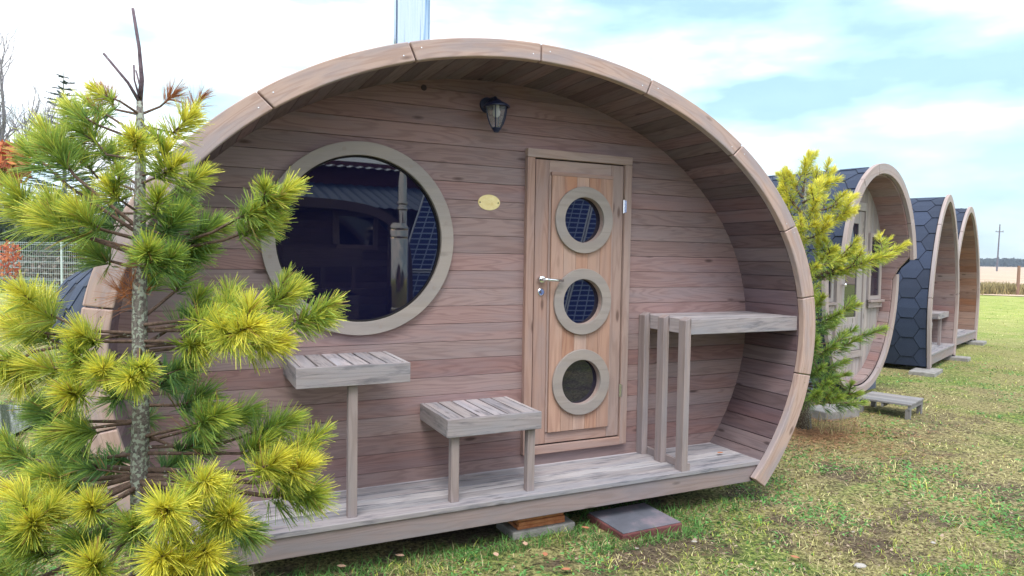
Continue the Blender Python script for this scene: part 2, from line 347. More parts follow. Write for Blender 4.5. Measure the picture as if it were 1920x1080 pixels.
def shingles(pr, h, y0, y1, parent, s=.175, v0=0, v1=None, bulge=None, f0=None, name='shingle_roof'):
    """hexagonal shingles, each a slightly proud tile over a dark base sheet, as one roof covering"""
    v1 = v1 or pr.len; mb = MB(); yf = f0 or (lambda z: y0)
    bl = bulge or (lambda x, y, z: (x, z))
    def P(u, v, hh):
        x, z = pr.off(min(max(v, v0), v1), h+hh); yy = max(min(u, y1), yf(z)); x, z = bl(x, yy, z); return Vector((x, yy, z))
    nu = int((y1-y0)/(1.5*s))+3; nv = int((v1-v0)/(math.sqrt(3)*s))+3; mid = pr.len/2
    for i in range(-1, nu):
        for j in range(-1, nv):
            u = y0+i*1.5*s; v = v0+(j+(.5 if i % 2 else 0))*math.sqrt(3)*s
            if v < v0-s or v > v1+s or u > y1+s: continue
            ring = []
            for k in range(6):
                a = k*math.pi/3; du, dv = s*.972*math.cos(a), s*.972*math.sin(a)
                down = (dv if v > mid else -dv)          # towards the eave
                ring.append(P(u+du, v+dv, .007+.007*down/s))
            c0 = P(u, v, .008); b = len(mb.v); low = [P(u+s*.985*math.cos(k*math.pi/3), v+s*.985*math.sin(k*math.pi/3), -.002) for k in range(6)]
            mb.v += ring+[c0]+low
            for k in range(6):
                kk = (k+1) % 6
                mb.face((b+k, b+kk, b+6), [(0, 0)]*3); mb.face((b+k, b+7+k, b+7+kk, b+kk), [(0, 0)]*4)
    rf = mb.build(name, M['shingle'], parent)
    bs = MB(); vs = np.linspace(v0, v1, 90); us = np.linspace(0, 1, 12)
    def Q(u, v):
        x, z = pr.off(v, h); y = yf(z)+(y1-yf(z))*u; x, z = bl(x, y, z); return (x, y, z)
    bs.grid([[Q(u, v) for v in vs] for u in us])
    bs.build('roof_underlay', M['shinglebase'], rf)
    return rf

def rim(outer, inner, ts, y0, y1, m, parent, name='rim_board', gap=.004, bevel=.007, N=14):
    for i in range(len(ts)-1):
        mb = MB(); rows = []; uvs = []; g = gap/outer.a
        for k in range(N+1):
            t = ts[i]+g+(ts[i+1]-ts[i]-2*g)*k/N
            ox, oz = outer.t(t); ix, iz = inner.t(t); u = t*outer.a
            rows.append([(ix, y0, iz), (ox, y0, oz), (ox, y1, oz), (ix, y1, iz)])
            wd = math.hypot(ox-ix, oz-iz); uvs.append([(u, 0), (u, wd), (u, wd+.05), (u, -.05)])
        mb.grid(rows, uvs, close=True)
        b = 0; e_ = N*4
        mb.face((3, 2, 1, 0), [(0, 0), (0, .1), (.05, .1), (.05, 0)]); mb.face((e_, e_+1, e_+2, e_+3), [(0, 0), (0, .1), (.05, .1), (.05, 0)])
        o = mb.build(name, m, parent, bevel=bevel, seg=3)
        # two screws near each end
        for k, f in ((.07, .35), (.93, .62)):
            t = ts[i]+(ts[i+1]-ts[i])*k; sc = MB()
            ox, oz = outer.t(t); ix, iz = inner.t(t); x, z = ix+(ox-ix)*f, iz+(oz-iz)*f
            sc.lathe([(.0001, -.0012), (.0032, -.0012), (.0032, .002)], (x, y0, z), 'y', 8)
            sc.build('screw', M['chrome'], o)

def disc_ring(cx, cz, ro, ri, y0, y1, name, m, parent, n=96, joints=0, bevel=.004):
    mb = MB(); rows = []; uvs = []
    for k in range(n):
        a = 2*math.pi*k/n; c, s_ = math.cos(a), math.sin(a)
        rows.append([(cx+ri*c, y0, cz+ri*s_), (cx+ro*c, y0, cz+ro*s_), (cx+ro*c, y1, cz+ro*s_), (cx+ri*c, y1, cz+ri*s_)])
        uvs.append([(cx+ri*c, cz+ri*s_), (cx+ro*c, cz+ro*s_), (cx+ro*c, cz+ro*s_+.03), (cx+ri*c, cz+ri*s_-.03)])
    rows.append(rows[0]); uvs.append(uvs[0])
    mb.grid(rows, uvs, close=True)
    import bmesh
    o = mb.build(name, m, parent); bm = bmesh.new(); bm.from_mesh(o.data); bmesh.ops.remove_doubles(bm, verts=bm.verts, dist=1e-5); bm.to_mesh(o.data); bm.free()
    md = o.modifiers.new('bevel', 'BEVEL'); md.width = bevel; md.segments = 2; md.limit_method = 'ANGLE'; md.angle_limit = R(50)
    return o
def pane(cx, cz, r, y, name, parent):
    mb = MB(); mb.ngon_prism([(cx+r*math.cos(a), cz+r*math.sin(a)) for a in np.linspace(0, 2*math.pi, 65)[:-1]], y, y+.006)
    return mb.build(name, M['glass'], parent)

# ================================================================ SETTING
G = -.36
def vnoise(x, y, seed=0):
    def h(i, j):
        v = np.sin(i*127.1+j*311.7+seed*74.7)*43758.5453; return v-np.floor(v)
    xi, yi = np.floor(x), np.floor(y); fx, fy = x-xi, y-yi; fx = fx*fx*(3-2*fx); fy = fy*fy*(3-2*fy)
    return (h(xi, yi)*(1-fx)+h(xi+1, yi)*fx)*(1-fy)+(h(xi, yi+1)*(1-fx)+h(xi+1, yi+1)*fx)*fy
def fbm(x, y, seed=0, o=4):
    s = 0; a = .5; t = 0
    for k in range(o): s = s+a*vnoise(x*2**k, y*2**k, seed+k*13); t += a; a *= .55
    return s/t
def ground_mat():
    m, t, b = mat('lawn_soil'); tc = N(t, 'ShaderNodeTexCoord')
    def nz_(sc, de=6, ro=.62, loc=0):
        mp = N(t, 'ShaderNodeMapping'); mp.inputs['Location'].default_value = (loc, loc, 0); L(t, tc.outputs['Object'], mp.inputs[0])
        n = N(t, 'ShaderNodeTexNoise', i_Scale=sc, i_Detail=de, i_Roughness=ro); L(t, mp.outputs[0], n.inputs[0]); return n.outputs[0]
    a = nz_(1.1); fine = nz_(38, 5, .7, 3); c2 = nz_(.45, 5, .6, 9)
    green = ramp(t, fine, [(.36, (.028, .055, .018)), (.5, (.16, .22, .06)), (.66, (.42, .46, .13))])
    straw = ramp(t, fine, [(.36, (.06, .048, .026)), (.5, (.27, .235, .11)), (.66, (.54, .48, .24))])
    soil = ramp(t, fine, [(.3, (.045, .032, .026)), (.7, (.19, .14, .11))])
    f1 = N(t, 'ShaderNodeMapRange', i_1=.38, i_2=.54); L(t, a, f1.inputs[0])
    c = mixc(t, f1.outputs[0], green, straw)
    f2 = N(t, 'ShaderNodeMapRange', i_1=.51, i_2=.60, i_4=.9); L(t, nz_(1.7, 6, .65, 21), f2.inputs[0])
    # worn earth only near the cabins; the lawn closes up further off
    ln = N(t, 'ShaderNodeVectorMath', operation='LENGTH'); L(t, tc.outputs['Object'], ln.inputs[0])
    near = N(t, 'ShaderNodeMapRange', i_1=4, i_2=11, i_3=1, i_4=0.1); L(t, ln.outputs['Value'], near.inputs[0])
    mm = N(t, 'ShaderNodeMath', operation='MULTIPLY'); L(t, f2.outputs[0], mm.inputs[0]); L(t, near.outputs[0], mm.inputs[1])
    c = mixc(t, mm.outputs[0], c, soil)
    far = N(t, 'ShaderNodeMapRange', i_1=9, i_2=26, i_3=0, i_4=.75); L(t, ln.outputs['Value'], far.inputs[0])
    fg = ramp(t, nz_(1.6, 6, .7, 4), [(.3, (.20, .28, .06)), (.5, (.37, .43, .11)), (.72, (.55, .52, .22))])
    c = mixc(t, far.outputs[0], c, fg)
    L(t, c, b.inputs['Base Color']); b.inputs['Roughness'].default_value = .95; b.inputs['Specular IOR Level'].default_value = .1
    bp = N(t, 'ShaderNodeBump', i_Strength=.8, i_Distance=.03); L(t, fine, bp.inputs['Height']); L(t, bp.outputs[0], b.inputs['Normal']); return m
def gz(x, y): return G+(fbm(x*.9, y*.9, 5)-.5)*.05*np.exp(-((x-2)**2+(y+1)**2)/200)
# fine patch merging into a huge sheet: one grid with growing cells
ax = np.concatenate([-np.geomspace(2500, 14, 26), np.linspace(-12, 22, 137), np.geomspace(24, 2500, 26)])
X, Y = np.meshgrid(ax, ax); Z = gz(X, Y); V = np.stack([X.ravel(), Y.ravel(), Z.ravel()], 1); n_ = len(ax)
I = np.arange(n_*n_).reshape(n_, n_); F = np.stack([I[:-1, :-1], I[:-1, 1:], I[1:, 1:], I[1:, :-1]], -1).reshape(-1, 4)
gr = raw('ground', V, F, ground_mat()); gr.data.shade_smooth(); tag(gr, kind='structure')

# stubble field beyond the lawn on the right
def field_mat():
    m, t, b = mat('stubble'); tc = N(t, 'ShaderNodeTexCoord')
    mp = N(t, 'ShaderNodeMapping'); mp.inputs['Scale'].default_value = (.5, .12, 1); mp.inputs['Rotation'].default_value = (0, 0, R(20)); L(t, tc.outputs['Object'], mp.inputs[0])
    n = N(t, 'ShaderNodeTexNoise', i_Scale=1, i_Detail=7, i_Roughness=.65); L(t, mp.outputs[0], n.inputs[0])
    L(t, ramp(t, n.outputs[0], [(.3, (.34, .24, .17)), (.5, (.50, .37, .27)), (.7, (.62, .48, .36))]), b.inputs['Base Color']); b.inputs['Roughness'].default_value = 1; return m
fd = MB(); Y0 = Vector((42.3, 18.5)); dirv = Vector((math.cos(R(-62)), math.sin(R(-62))))
e1 = Vector((math.sin(YAW+.62), math.cos(YAW+.62)))       # the lawn edge runs across the view
pA, pB = Vector((12, 62)), Vector((64, -22)); out_ = Vector((.85, .53))
fd.grid([[(pA.x, pA.y, G+.03), (pB.x, pB.y, G+.03)], [(pA.x+out_.x*1500-900, pA.y+out_.y*1500+700, G+.8), (pB.x+out_.x*1900, pB.y+out_.y*1500-900, G+.8)]])
tag(fd.build('field', field_mat()), kind='structure')

# pond on the left
pond = MB(); P0 = []
for k in range(40):
    a = 2*math.pi*k/40; P0.append((-2.75+1.55*math.cos(a)*(1+.08*math.sin(3*a)), 3.6+1.5*math.sin(a)*(1+.1*math.cos(2*a)), G+.035))
pb = len(pond.v); pond.v += [Vector(p) for p in P0]; pond.face(range(40), [(0, 0)]*40)
tag(pond.build('pond_water', M['water']), kind='structure')

# ================================================================ MAIN CABIN
CX = 1.815
cab = empty('barrel_cabin', 'large oval wooden barrel cabin with round window and porthole door, nearest', 'cabin', (CX, 0, G), group=None)
# everything of the cabin is modelled in world axes; parent inverse keeps it there
INV = Matrix.Translation((-CX, 0, -G))
def own(o, root=None):
    if o.parent is (root or cab) : o.matrix_parent_inverse = INV
    return o
class Sub:                                   # parents with the cabin's inverse
    pass
OUT = Prof(2.215, 1.67, 1.77, .80, zmin=-.26, cx=CX); INN = Prof(2.098, 1.572, 1.66, .80, zmin=-.26, cx=CX)
VLT = Prof(2.100, 1.575, 1.662, .80, zmin=-.20, cx=CX)
kids = []
def C(o): kids.append(o); o.parent = cab; o.matrix_parent_inverse = INV; return o
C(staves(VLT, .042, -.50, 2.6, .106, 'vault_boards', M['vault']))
def bulge(x, y, z):
    if x > CX: return x, z
    k = max(0, 1-abs((z-.85)/.55)**2)*min(max((y+.49)/1.8, 0), 1); return x-.45*k, z
SHP = Prof(2.150, 1.62, 1.705, .80, zmin=-.20, cx=CX)
C(shingles(SHP, 0, -.49, 2.55, None, s=.15, bulge=bulge))
# back trim board of the roof edge
bt = MB(); rows = []
for v in np.linspace(0, SHP.len, 80):
    x, z = SHP.off(v, -.03); x2, z2 = SHP.off(v, .045); x, z = bulge(x, 2.6, z); x2, z2 = bulge(x2, 2.6, z2)
    rows.append([(x, 2.55, z), (x2, 2.55, z2), (x2, 2.60, z2), (x, 2.60, z)])
bt.grid(rows, close=True); C(bt.build('rear_trim', M['brown']))
# rim boards
def tt(dx, z): b = OUT.bt if z > OUT.zc else OUT.bl; return math.atan2((z-OUT.zc)/b, dx/OUT.a)
half = [tt(1.765, -.25), tt(2.165, .49), tt(2.195, 1.045), tt(1.995, 1.53), tt(1.495, 2.04), tt(.755, 2.36), math.pi/2]
ts = half+[math.pi-a for a in reversed(half[:-1])]
hold = bpy.data.objects.new('tmp', None)
_b = len(bpy.data.objects)
before = set(bpy.data.objects)
rim(OUT, INN, ts, -.552, -.503, M['rim'], None)
for o in list(bpy.data.objects):
    if o not in before and o.parent is None: C(o)
# facade boards (horizontal cladding)
fm = MB(); bh = .1092; z = -.115; k = 0
while z < 2.365:
    za, zb = z+.001, min(z+bh-.001, 2.383)
    if zb > za:
        zs = za+(zb-za)*np.linspace(0, 1, 14)**.6; xr = [max(VLT.xr(q-.006), .02)+.010 for q in zs]
        poly = [(CX+x, q) for x, q in zip(xr, zs)]+[(CX-x, q) for x, q in zip(reversed(xr), reversed(list(zs)))]
        fm.ngon_prism(poly, 0, .022)
    z += bh
C(fm.build('facade_cladding', M['clad'], bevel=.0022, seg=2, cuts=[(.9499, 1.3749, .49)]))
bk = MB(); zs = np.linspace(-.11, 2.34, 40); bk.ngon_prism([(CX+VLT.xr(q), q) for q in zs]+[(CX-VLT.xr(q), q) for q in reversed(zs)], .024, .03)
C(bk.build('wall_lining', M['dark'], cuts=[(.9499, 1.3749, .49)]))
bw = MB(); bw.ngon_prism([(CX+VLT.xr(q), q) for q in zs]+[(CX-VLT.xr(q), q) for q in reversed(zs)], 2.5, 2.54); C(bw.build('rear_wall', M['brown']))
# interior floor / deck boards
dk = MB(); y = -.512
for k in range(6):
    y1 = y+.098; xr = VLT.xr(-.09)-.005
    dk.box(CX-xr-.01, CX+xr+.01, y+.002, min(y1-.002, .0), -.112, -.082-.0008*(k % 3), 0); y = y1
    if y > -.02: break
C(dk.build('deck', M['deck'], bevel=.004))
bmm = MB(); bmm.box(.04, 3.585, -.50, -.455, -.222, -.113, 0)
C(bmm.build('fascia_beam', M['beam'], bevel=.004))
jo = MB()
for x in (.2, 1.1, 2.0, 2.9, 3.3): jo.box(x, x+.045, -.45, 2.3, -.222, -.113, 1)
C(jo.build('floor_joist', M['brown']))
# round window
rw = C(disc_ring(.9499, 1.3749, .556, .479, -.034, .0, 'round_window', M['ring'], None, 128, bevel=.003))
for a in range(0, 360, 45):
    scr = MB(); scr.lathe([(.0001, -.0015), (.011, -.0015), (.011, .002)], (.9499+.518*math.cos(R(a+12)), -.034, 1.3749+.518*math.sin(R(a+12))), 'y', 12)
    scr.build('screw_plug', M['ring'], rw)
pane(.9499, 1.3749, .488, .004, 'window_pane', rw)
gs = disc_ring(.9499, 1.3749, .4795, .470, -.012, .004, 'window_gasket', M['dark'], rw, 96, bevel=.001)
# door
dc = MB(); x0, x1, zt = 2.0, 2.804, 1.98; cw = .055
dc.box(x0, x0+cw, -.040, .0, -.0, zt-cw, 2); dc.box(x1-cw, x1, -.040, .0, .0, zt-cw, 2); dc.box(x0, x1, -.042, .0, zt-cw+.001, zt, 0)
dc.box(x0+cw+.001, x1-.0005, -.036, .0, -.005, .048, 0)
casing = dc.build('door_casing', M['doorframe'], bevel=.003)
HOL = [(2.4212, q, .158) for q in (1.5372, .9958, .4562)]
lf = MB(); a0, a1, z0, z1 = 2.068, 2.745, .058, 1.918
st = .098
lf.box(a0, a0+st, -.022, .0, z0, z1, 2); lf.box(a1-st, a1, -.022, .0, z0, z1, 2)
lf.box(a0+st+.001, a1-st-.001, -.0215, .0, z1-.10, z1, 0); lf.box(a0+st+.001, a1-st-.001, -.0215, .0, z0, z0+.075, 0)
door = C(lf.build('door', M['doorframe'], bevel=.003))
# a dark shadow gap between leaf and casing
gp = MB(); gp.box(x0+cw-.004, x1-cw+.004, -.006, -.001, .04, zt-cw+.004); gp.build('door_gap', M['dark'], door)
pn = MB(); pw = (2.647-2.180)/5
for k in range(5): pn.box(2.180+pw*k+.001, 2.180+pw*(k+1)-.001, -.040, -.007, .135, 1.818, 2)
pn.build('plank_panel', M['door'], door, bevel=.0025, cuts=HOL)
pt = MB(); pt.box(2.176, 2.65, -.043, -.008, 1.8185, 1.842, 0); pt.box(2.164, 2.179, -.030, -.008, .135, 1.818, 2); pt.box(2.648, 2.662, -.030, -.008, .135, 1.818, 2)
pt.build('panel_moulding', M['doorframe'], door, bevel=.002)
casing.parent = door
for q in (1.5372, .9958, .4562):
    pf = disc_ring(2.4212, q, .2203, .150, -.060, -.0405, 'porthole_frame', M['ring'], door, 72, bevel=.003)
    ps = MB()
    for a in range(0, 360, 60):
        ps.lathe([(.0001, -.001), (.006, -.001), (.006, .002)], (2.4212+.185*math.cos(R(a+30)), -.060, q+.185*math.sin(R(a+30))), 'y', 10)
    pl_ = disc_ring(2.4212, q, .158, .150, -.0405, -.004, 'porthole_lining', M['doorframe'], door, 48, bevel=.001)
    pane(2.4212, q, .155, -.0085, 'porthole_pane', door)
hd = MB(); hx, hz = 2.115, 1.143
hd.lathe([(.0001, -.052), (.020, -.052), (.024, -.048), (.026, -.030), (.026, -.022)], (hx, 0, hz), 'y', 24)
hd.lathe([(.0001, -.085), (.010, -.085), (.011, -.05)], (hx, 0, hz), 'y', 16)
hd.tube([(hx-.008, -.082, hz+.001), (hx+.02, -.088, hz+.001), (hx+.06, -.088, hz-.002), (hx+.135, -.084, hz-.006)], [.010, .010, .0095, .009], 12)
hd.build('handle', M['chrome'], door, smooth=True)
kh = MB(); kh.lathe([(.0001, -.031), (.020, -.031), (.024, -.028), (.025, -.022)], (hx+.003, 0, hz-.082), 'y', 24); kh.box(hx-.004, hx+.011, -.044, -.030, hz-.091, hz-.073)
kh.build('lock_escutcheon', M['chrome'], door)
for q in (1.642, .375):
    hg = MB(); hg.tube([(2.747, -.034, q-.045), (2.747, -.034, q+.045)], .008, 10); hg.box(2.744, 2.760, -.044, -.040, q-.04, q+.04); hg.build('hinge', M['chrome'], door)
# side tables
def table(x0, x1, zt, zb, legs, nm, root=None, yb=-.003, yf=-.485, slats=6, m=None, z_floor=-.083):
    m = m or M['table']; tb = MB(); t_ = .024
    tb.box(x0, x1, yf, yf+t_, zb, zt, 0); tb.box(x0, x0+t_, yf+t_+.001, yb, zb, zt-.002, 1); tb.box(x1-t_, x1, yf+t_+.001, yb, zb, zt-.002, 1)
    n = slats; wv = (x1-x0-2*t_)/n
    for k in range(n):
        tb.box(x0+t_+wv*k+.006, x0+t_+wv*(k+1)-.006, yf+t_+.001, yb, zt-.028, zt-.003, 1)
    top = tb.build(nm, m, root, bevel=.003)
    if root is None: C(top)
    for x in legs:
        lg = MB(); lg.box(x-.024, x+.024, yf+.032, yf+.077, z_floor, zb+.02, 2); lg.build('leg', M['post'], top, bevel=.003)
    return top
table(.515, 1.10, .720, .615, [.805], 'side_table')
table(1.312, 1.893, .392, .291, [1.372, 1.845], 'bench_seat')
# counter at the right
ct = MB(); cx0 = 2.962; VX = lambda z: CX+VLT.xr(z)-.004
ct.box(cx0, VX(.86)-.002, -.498, -.474, .803, .903, 0)
yy = -.470
for k in range(5): ct.box(cx0+.026, VX(.9), yy+.0015, yy+.0925, .878, .901, 0); yy += .0935
ct.box(cx0, cx0+.024, -.473, -.003, .803, .899, 1)
cnt = C(ct.build('counter', M['table'], bevel=.003))
for yv in (-.505, -.285, -.074):
    pp = MB(); pp.hexa([(2.914, yv, -.083), (2.960, yv, -.083), (2.960, yv+.070, -.083), (2.914, yv+.070, -.083), (2.914, yv, .895), (2.960, yv, .915), (2.960, yv+.070, .915), (2.914, yv+.070, .895)], 2)
    pp.build('post', M['post'], cnt, bevel=.003)
rl = MB(); rl.box(2.962, 2.984, -.50, -.004, -.082, -.035, 1); rl.build('bottom_rail', M['post'], cnt, bevel=.002)
# wall lamp
lm = MB(); lx, lz = 1.738, 2.205
lm.lathe([(.0001, -.020), (.034, -.020), (.046, -.014), (.048, -.002)], (lx-.012, 0, lz+.02), 'y', 28)
lm.tube([(lx-.010, -.015, lz+.02), (lx, -.055, lz+.045), (lx+.002, -.10, lz+.045), (lx+.002, -.125, lz+.02)], [.016, .014, .013, .014], 10)
lamp = C(lm.build('wall_lamp', M['iron'], smooth=False))
lr = MB(); c0 = (lx, -.125, lz)
lr.lathe([(.0001, .032), (.022, .030), (.034, .020), (.070, .004), (.080, -.006), (.081, -.014), (.072, -.014)], c0, 'z', 24); lr.build('lamp_roof', M['iron'], lamp)
lg = MB(); prof = [(.066, -.014), (.064, -.04), (.056, -.08), (.043, -.115), (.026, -.145)]
lg.lathe(prof, c0, 'z', 6)
lgm, t_, b_ = mat('lamp_glass'); b_.inputs['Base Color'].default_value = (.85, .85, .9, 1); b_.inputs['Roughness'].default_value = .12; b_.inputs['Transmission Weight'].default_value = .85; b_.inputs['IOR'].default_value = 1.2
lg.build('lamp_glass', lgm, lamp)
lc = MB()
for k in range(6):
    a = k*math.pi/3; lc.tube([(c0[0]+r*1.02*math.cos(a), c0[1]+r*1.02*math.sin(a), c0[2]+h) for r, h in prof], .0038, 6)
lc.lathe([(.0001, -.165), (.014, -.165), (.020, -.155), (.028, -.143), (.026, -.138)], c0, 'z', 16)
lc.build('lamp_cage', M['iron'], lamp)
bl = MB(); bl.lathe([(.0001, -.075), (.016, -.065), (.020, -.045), (.012, -.02), (.012, -.0)], c0, 'z', 14); bl.build('bulb', plain('frosted_bulb', (.8, .8, .78), .4), lamp, smooth=True)
# brass plate
bp_ = MB(); bp_.ngon_prism([(1.7515+.0745*math.cos(a), 1.6245+.0485*math.sin(a)) for a in np.linspace(0, 2*math.pi, 49)[:-1]], -.003, .0)
plq = C(bp_.build('oval_plate', M['brass']))
for dx in (-.062, .062):
    bs = MB(); bs.lathe([(.0001, -.0045), (.0045, -.0045), (.0045, -.002)], (1.7515+dx, 0, 1.6235), 'y', 10)
    bs.build('screw', M['dark'], plq)
# knots and a plug high on the wall
kn = MB(); kn.lathe([(.0001, -.0022), (.015, -.002), (.020, .001)], (1.318, 0, 2.285), 'y', 14); C(kn.build('knot', plain('dark_knot', (.05, .03, .035), .8)))
# chimney
ch = MB(); cxm, rr = 1.553, .128
rws = []
for h in (2.1, 3.9): rws.append([Vector((cxm+(rr+.0022*math.sin(k*2*math.pi*22/180))*math.cos(2*math.pi*k/180), 1.0+(rr+.0022*math.sin(k*2*math.pi*22/180))*math.sin(2*math.pi*k/180), h)) for k in range(180)])
ch.grid(rws, close=True); ch.lathe([(rr+.006, 3.05), (rr+.006, 3.10)], (cxm, 1.0, .55), 'z', 40)
ch.box(cxm-rr-.012, cxm-rr+.01, .985, .995, 2.1, 3.9)
C(ch.build('chimney_pipe', M['steel'], smooth=True))

# bricks and slab in front of the deck
tl = MB(); 
for k in range(4): tl.box(1.78+.006*(k % 2), 2.10-.005*(k % 3), -.42-.006*(k % 2), -.22, -.316+.0235*k, -.295+.0235*k, 0)
tag(tl.build('roof_tile_stack', M['brick'], bevel=.003), 'stack of thin orange clay tiles wedged under the deck beam', 'tiles')
blk = MB(); blk.box(1.74, 2.16, -.445, -.20, G-.03, -.3165, 0)
tag(blk.build('concrete_block', M['concrete'], bevel=.008), 'pale concrete block under the orange tile stack', 'block')
for xx in (.35, 3.05):
    bb = MB(); bb.box(xx, xx+.35, .3, .6, G-.03, -.223)
    tag(bb.build('concrete_block', M['concrete'], bevel=.008), 'grey concrete block in the dark under the %s end of the deck' % ('left' if xx < 1 else 'right'), 'block')
sb = empty('paving_slab', 'square grey paving slab with red edges lying in the grass by the deck', 'slab', (2.53, -.53, G), R(1))
s1 = MB(); s1.box(-.222, .222, -.19, .19, -.02, .043); s1.build('slab_body', M['slabside'], sb, bevel=.008)
s2 = MB(); s2.box(-.214, .214, -.182, .182, .0435, .050); s2.build('slab_face', M['slab'], sb, bevel=.004)

# ================================================================ PODS IN THE ROW
def pod(name, label, X, Y, ph, a, bt, bl, zc, n, kind, depth=3.0, facade=.9):
    root = empty(name, label, 'cabin', (X, Y, 0), ph, 'barrel cabins standing in a row')
    closed = kind == 'oval'; zmin = -9 if closed else -.30
    O = Prof(a, bt, bl, zc, n, zmin); th = .115 if not closed else .12
    In = Prof(a-th*.85, bt-th, bl-th, zc, n, zmin); Vl = Prof(a-th*.85-.015, bt-th-.018, bl-th-.018, zc, n, -9 if closed else -.14)
    def f0(z):
        if not closed: return .05
        k = min(max((z-1.12)/.24, 0), 1); k = k*k*(3-2*k); return .25*(1-k)+.05*k
    staves(Vl, .04, f0, depth, .14, 'vault_boards', M['brown'] if kind == 'far' else M['clad'], root)
    Sh = Prof(a-.035, bt-.035, bl-.035, zc, n, -9 if closed else -.28)
    if closed: shingles(Sh, 0, .06, depth, root, .175, v0=.0, f0=f0)
    else: shingles(Sh, 0, .06, depth, root, .175)
    if closed:
        tr = math.asin((1.33-zc)/bt); ts = np.linspace(tr, math.pi-tr, 8)
        rim(O, In, ts, 0, .048, M['rimgrey'], root, bevel=.006, gap=.003)
        O2 = Prof(a-.012, bt, bl-.012, zc, n); I2 = Prof(a-.09, bt-.06, bl-.09, zc, n)
        ts = np.linspace(-math.pi-.0-math.asin(-.02), math.asin(.02), 7)
        rim(O2, I2, ts, .20, .245, M['rimgrey'], root, gap=.001, bevel=.003)
    else:
        # joints where the photograph has them: two on each side and the ridge
        zz = [zc+.18*bt, zc+.74*bt]; tb = math.atan2((-.30-zc)/bl, .6)
        tb = -math.asin(min(((zc+.32)/bl)**(n/2), 1)); t1 = math.asin(.10**(n/2)); t2 = math.asin(.72**(n/2))
        ts = [tb, t1, t2, math.pi/2, math.pi-t2, math.pi-t1, math.pi-tb]
        rim(O, In, ts, 0, .048, M['rimgrey'], root, N=20, bevel=.006, gap=.003)
    # facade of vertical boards (oval) or horizontal boards
    fb = MB(); zs0 = -.1 if not closed else zc-bl+th+.02
    if closed:
        x = -a+.14
        while x < a-.14:
            xm = min(abs(x), abs(x+.09)); xx = max(abs(x), abs(x+.09))
            ka, kb = [max(1-min(abs(q)/Vl.a, 1)**n, 0)**(1/n) for q in (x+.0015, x+.0885)]
            if min(ka, kb) > .05:
                cs = [(q, yy, zc-Vl.bl*k_-.008) for yy, q, k_ in ((facade, x+.0015, ka), (facade, x+.0885, kb), (facade+.03, x+.0885, kb), (facade+.03, x+.0015, ka))]
                cs += [(q, yy, zc+Vl.bt*k_+.008) for yy, q, k_ in ((facade, x+.0015, ka), (facade, x+.0885, kb), (facade+.03, x+.0885, kb), (facade+.03, x+.0015, ka))]
                fb.hexa(cs, 2)
            x += .09
        fb.box(-a+.12, a-.12, facade+.031, facade+.04, zc-.5, zc+.5, 2)
        fb.build('facade_cladding', M['graywall'], root, bevel=.003)
        pn_ = MB(); ang = np.linspace(0, 2*math.pi, 61)[:-1]; pn_.ngon_prism([(Vl.a*math.cos(q), zc+(Vl.bt if math.sin(q) > 0 else Vl.bl)*math.sin(q)) for q in ang], facade+.045, facade+.05)
        pn_.build('wall_lining', M['graywall'], root)
        # door with tall pane
        d = MB(); dx0, dx1, dz0, dz1 = -.42, .34, .12, 2.02; y_ = facade
        for bx in ((dx0, dx0+.07, dz0, dz1, 2), (dx1-.07, dx1, dz0, dz1, 2)): d.box(bx[0], bx[1], y_-.035, y_-.001, bx[2], bx[3], bx[4])
        d.box(dx0+.071, dx1-.071, y_-.034, y_-.001, dz1-.10, dz1, 0); d.box(dx0+.071, dx1-.071, y_-.034, y_-.001, dz0, dz0+.08, 0)
        dr = d.build('door', M['graywall'], root, bevel=.003)
        l2 = MB(); l2.box(dx0+.08, dx0+.22, y_-.022, y_-.002, dz0+.09, dz1-.11, 2); l2.box(dx1-.22, dx1-.08, y_-.022, y_-.002, dz0+.09, dz1-.11, 2)
        l2.box(dx0+.221, dx1-.221, y_-.021, y_-.002, dz0+.09, dz0+.50, 2); l2.box(dx0+.221, dx1-.221, y_-.021, y_-.002, dz1-.26, dz1-.11, 0)
        l2.box(dx0+.26, dx1-.26, y_-.030, y_-.022, dz0+.16, dz0+.42, 2)
        l2.build('door_leaf', M['graywall'], dr, bevel=.003)
        g_ = MB(); g_.box(dx0+.221, dx1-.221, y_-.010, y_-.004, dz0+.50, dz1-.26); g_.build('door_pane', M['glass'], dr)
        kb = MB(); kb.lathe([(.0001, -.055), (.022, -.05), (.024, -.03), (.012, -.022), (.012, -.0)], (dx0+.15, y_-.022, 1.02), 'y', 14); kb.build('door_knob', M['chrome'], dr, smooth=True)
        for wx0 in (.44, -.86):
            wx1 = wx0+.36; wz0, wz1 = .82, 1.66; wf = MB()
            wf.box(wx0, wx0+.05, y_-.03, y_-.001, wz0, wz1, 2); wf.box(wx1-.05, wx1, y_-.03, y_-.001, wz0, wz1, 2); wf.box(wx0+.051, wx1-.051, y_-.029, y_-.001, wz1-.05, wz1, 0); wf.box(wx0+.051, wx1-.051, y_-.029, y_-.001, wz0, wz0+.05, 0)
            wo = wf.build('window', M['graywall'], root, bevel=.003)
            wp = MB(); wp.box(wx0+.051, wx1-.051, y_-.012, y_-.006, wz0+.051, wz1-.051); wp.build('pane', M['glass'], wo)
            sl_ = MB(); sl_.box(wx0-.02, wx1+.02, y_-.075, y_-.031, wz0-.03, wz0-.002, 0); sl_.box(wx0-.01, wx1+.01, y_-.045, y_-.031, wz0-.10, wz0-.031, 0); sl_.build('sill', M['rimgrey'], wo, bevel=.003)
        # cradle
        zb0 = zc-bl; bgp = plain('blue_grey_paint', (.11, .13, .19), .7)
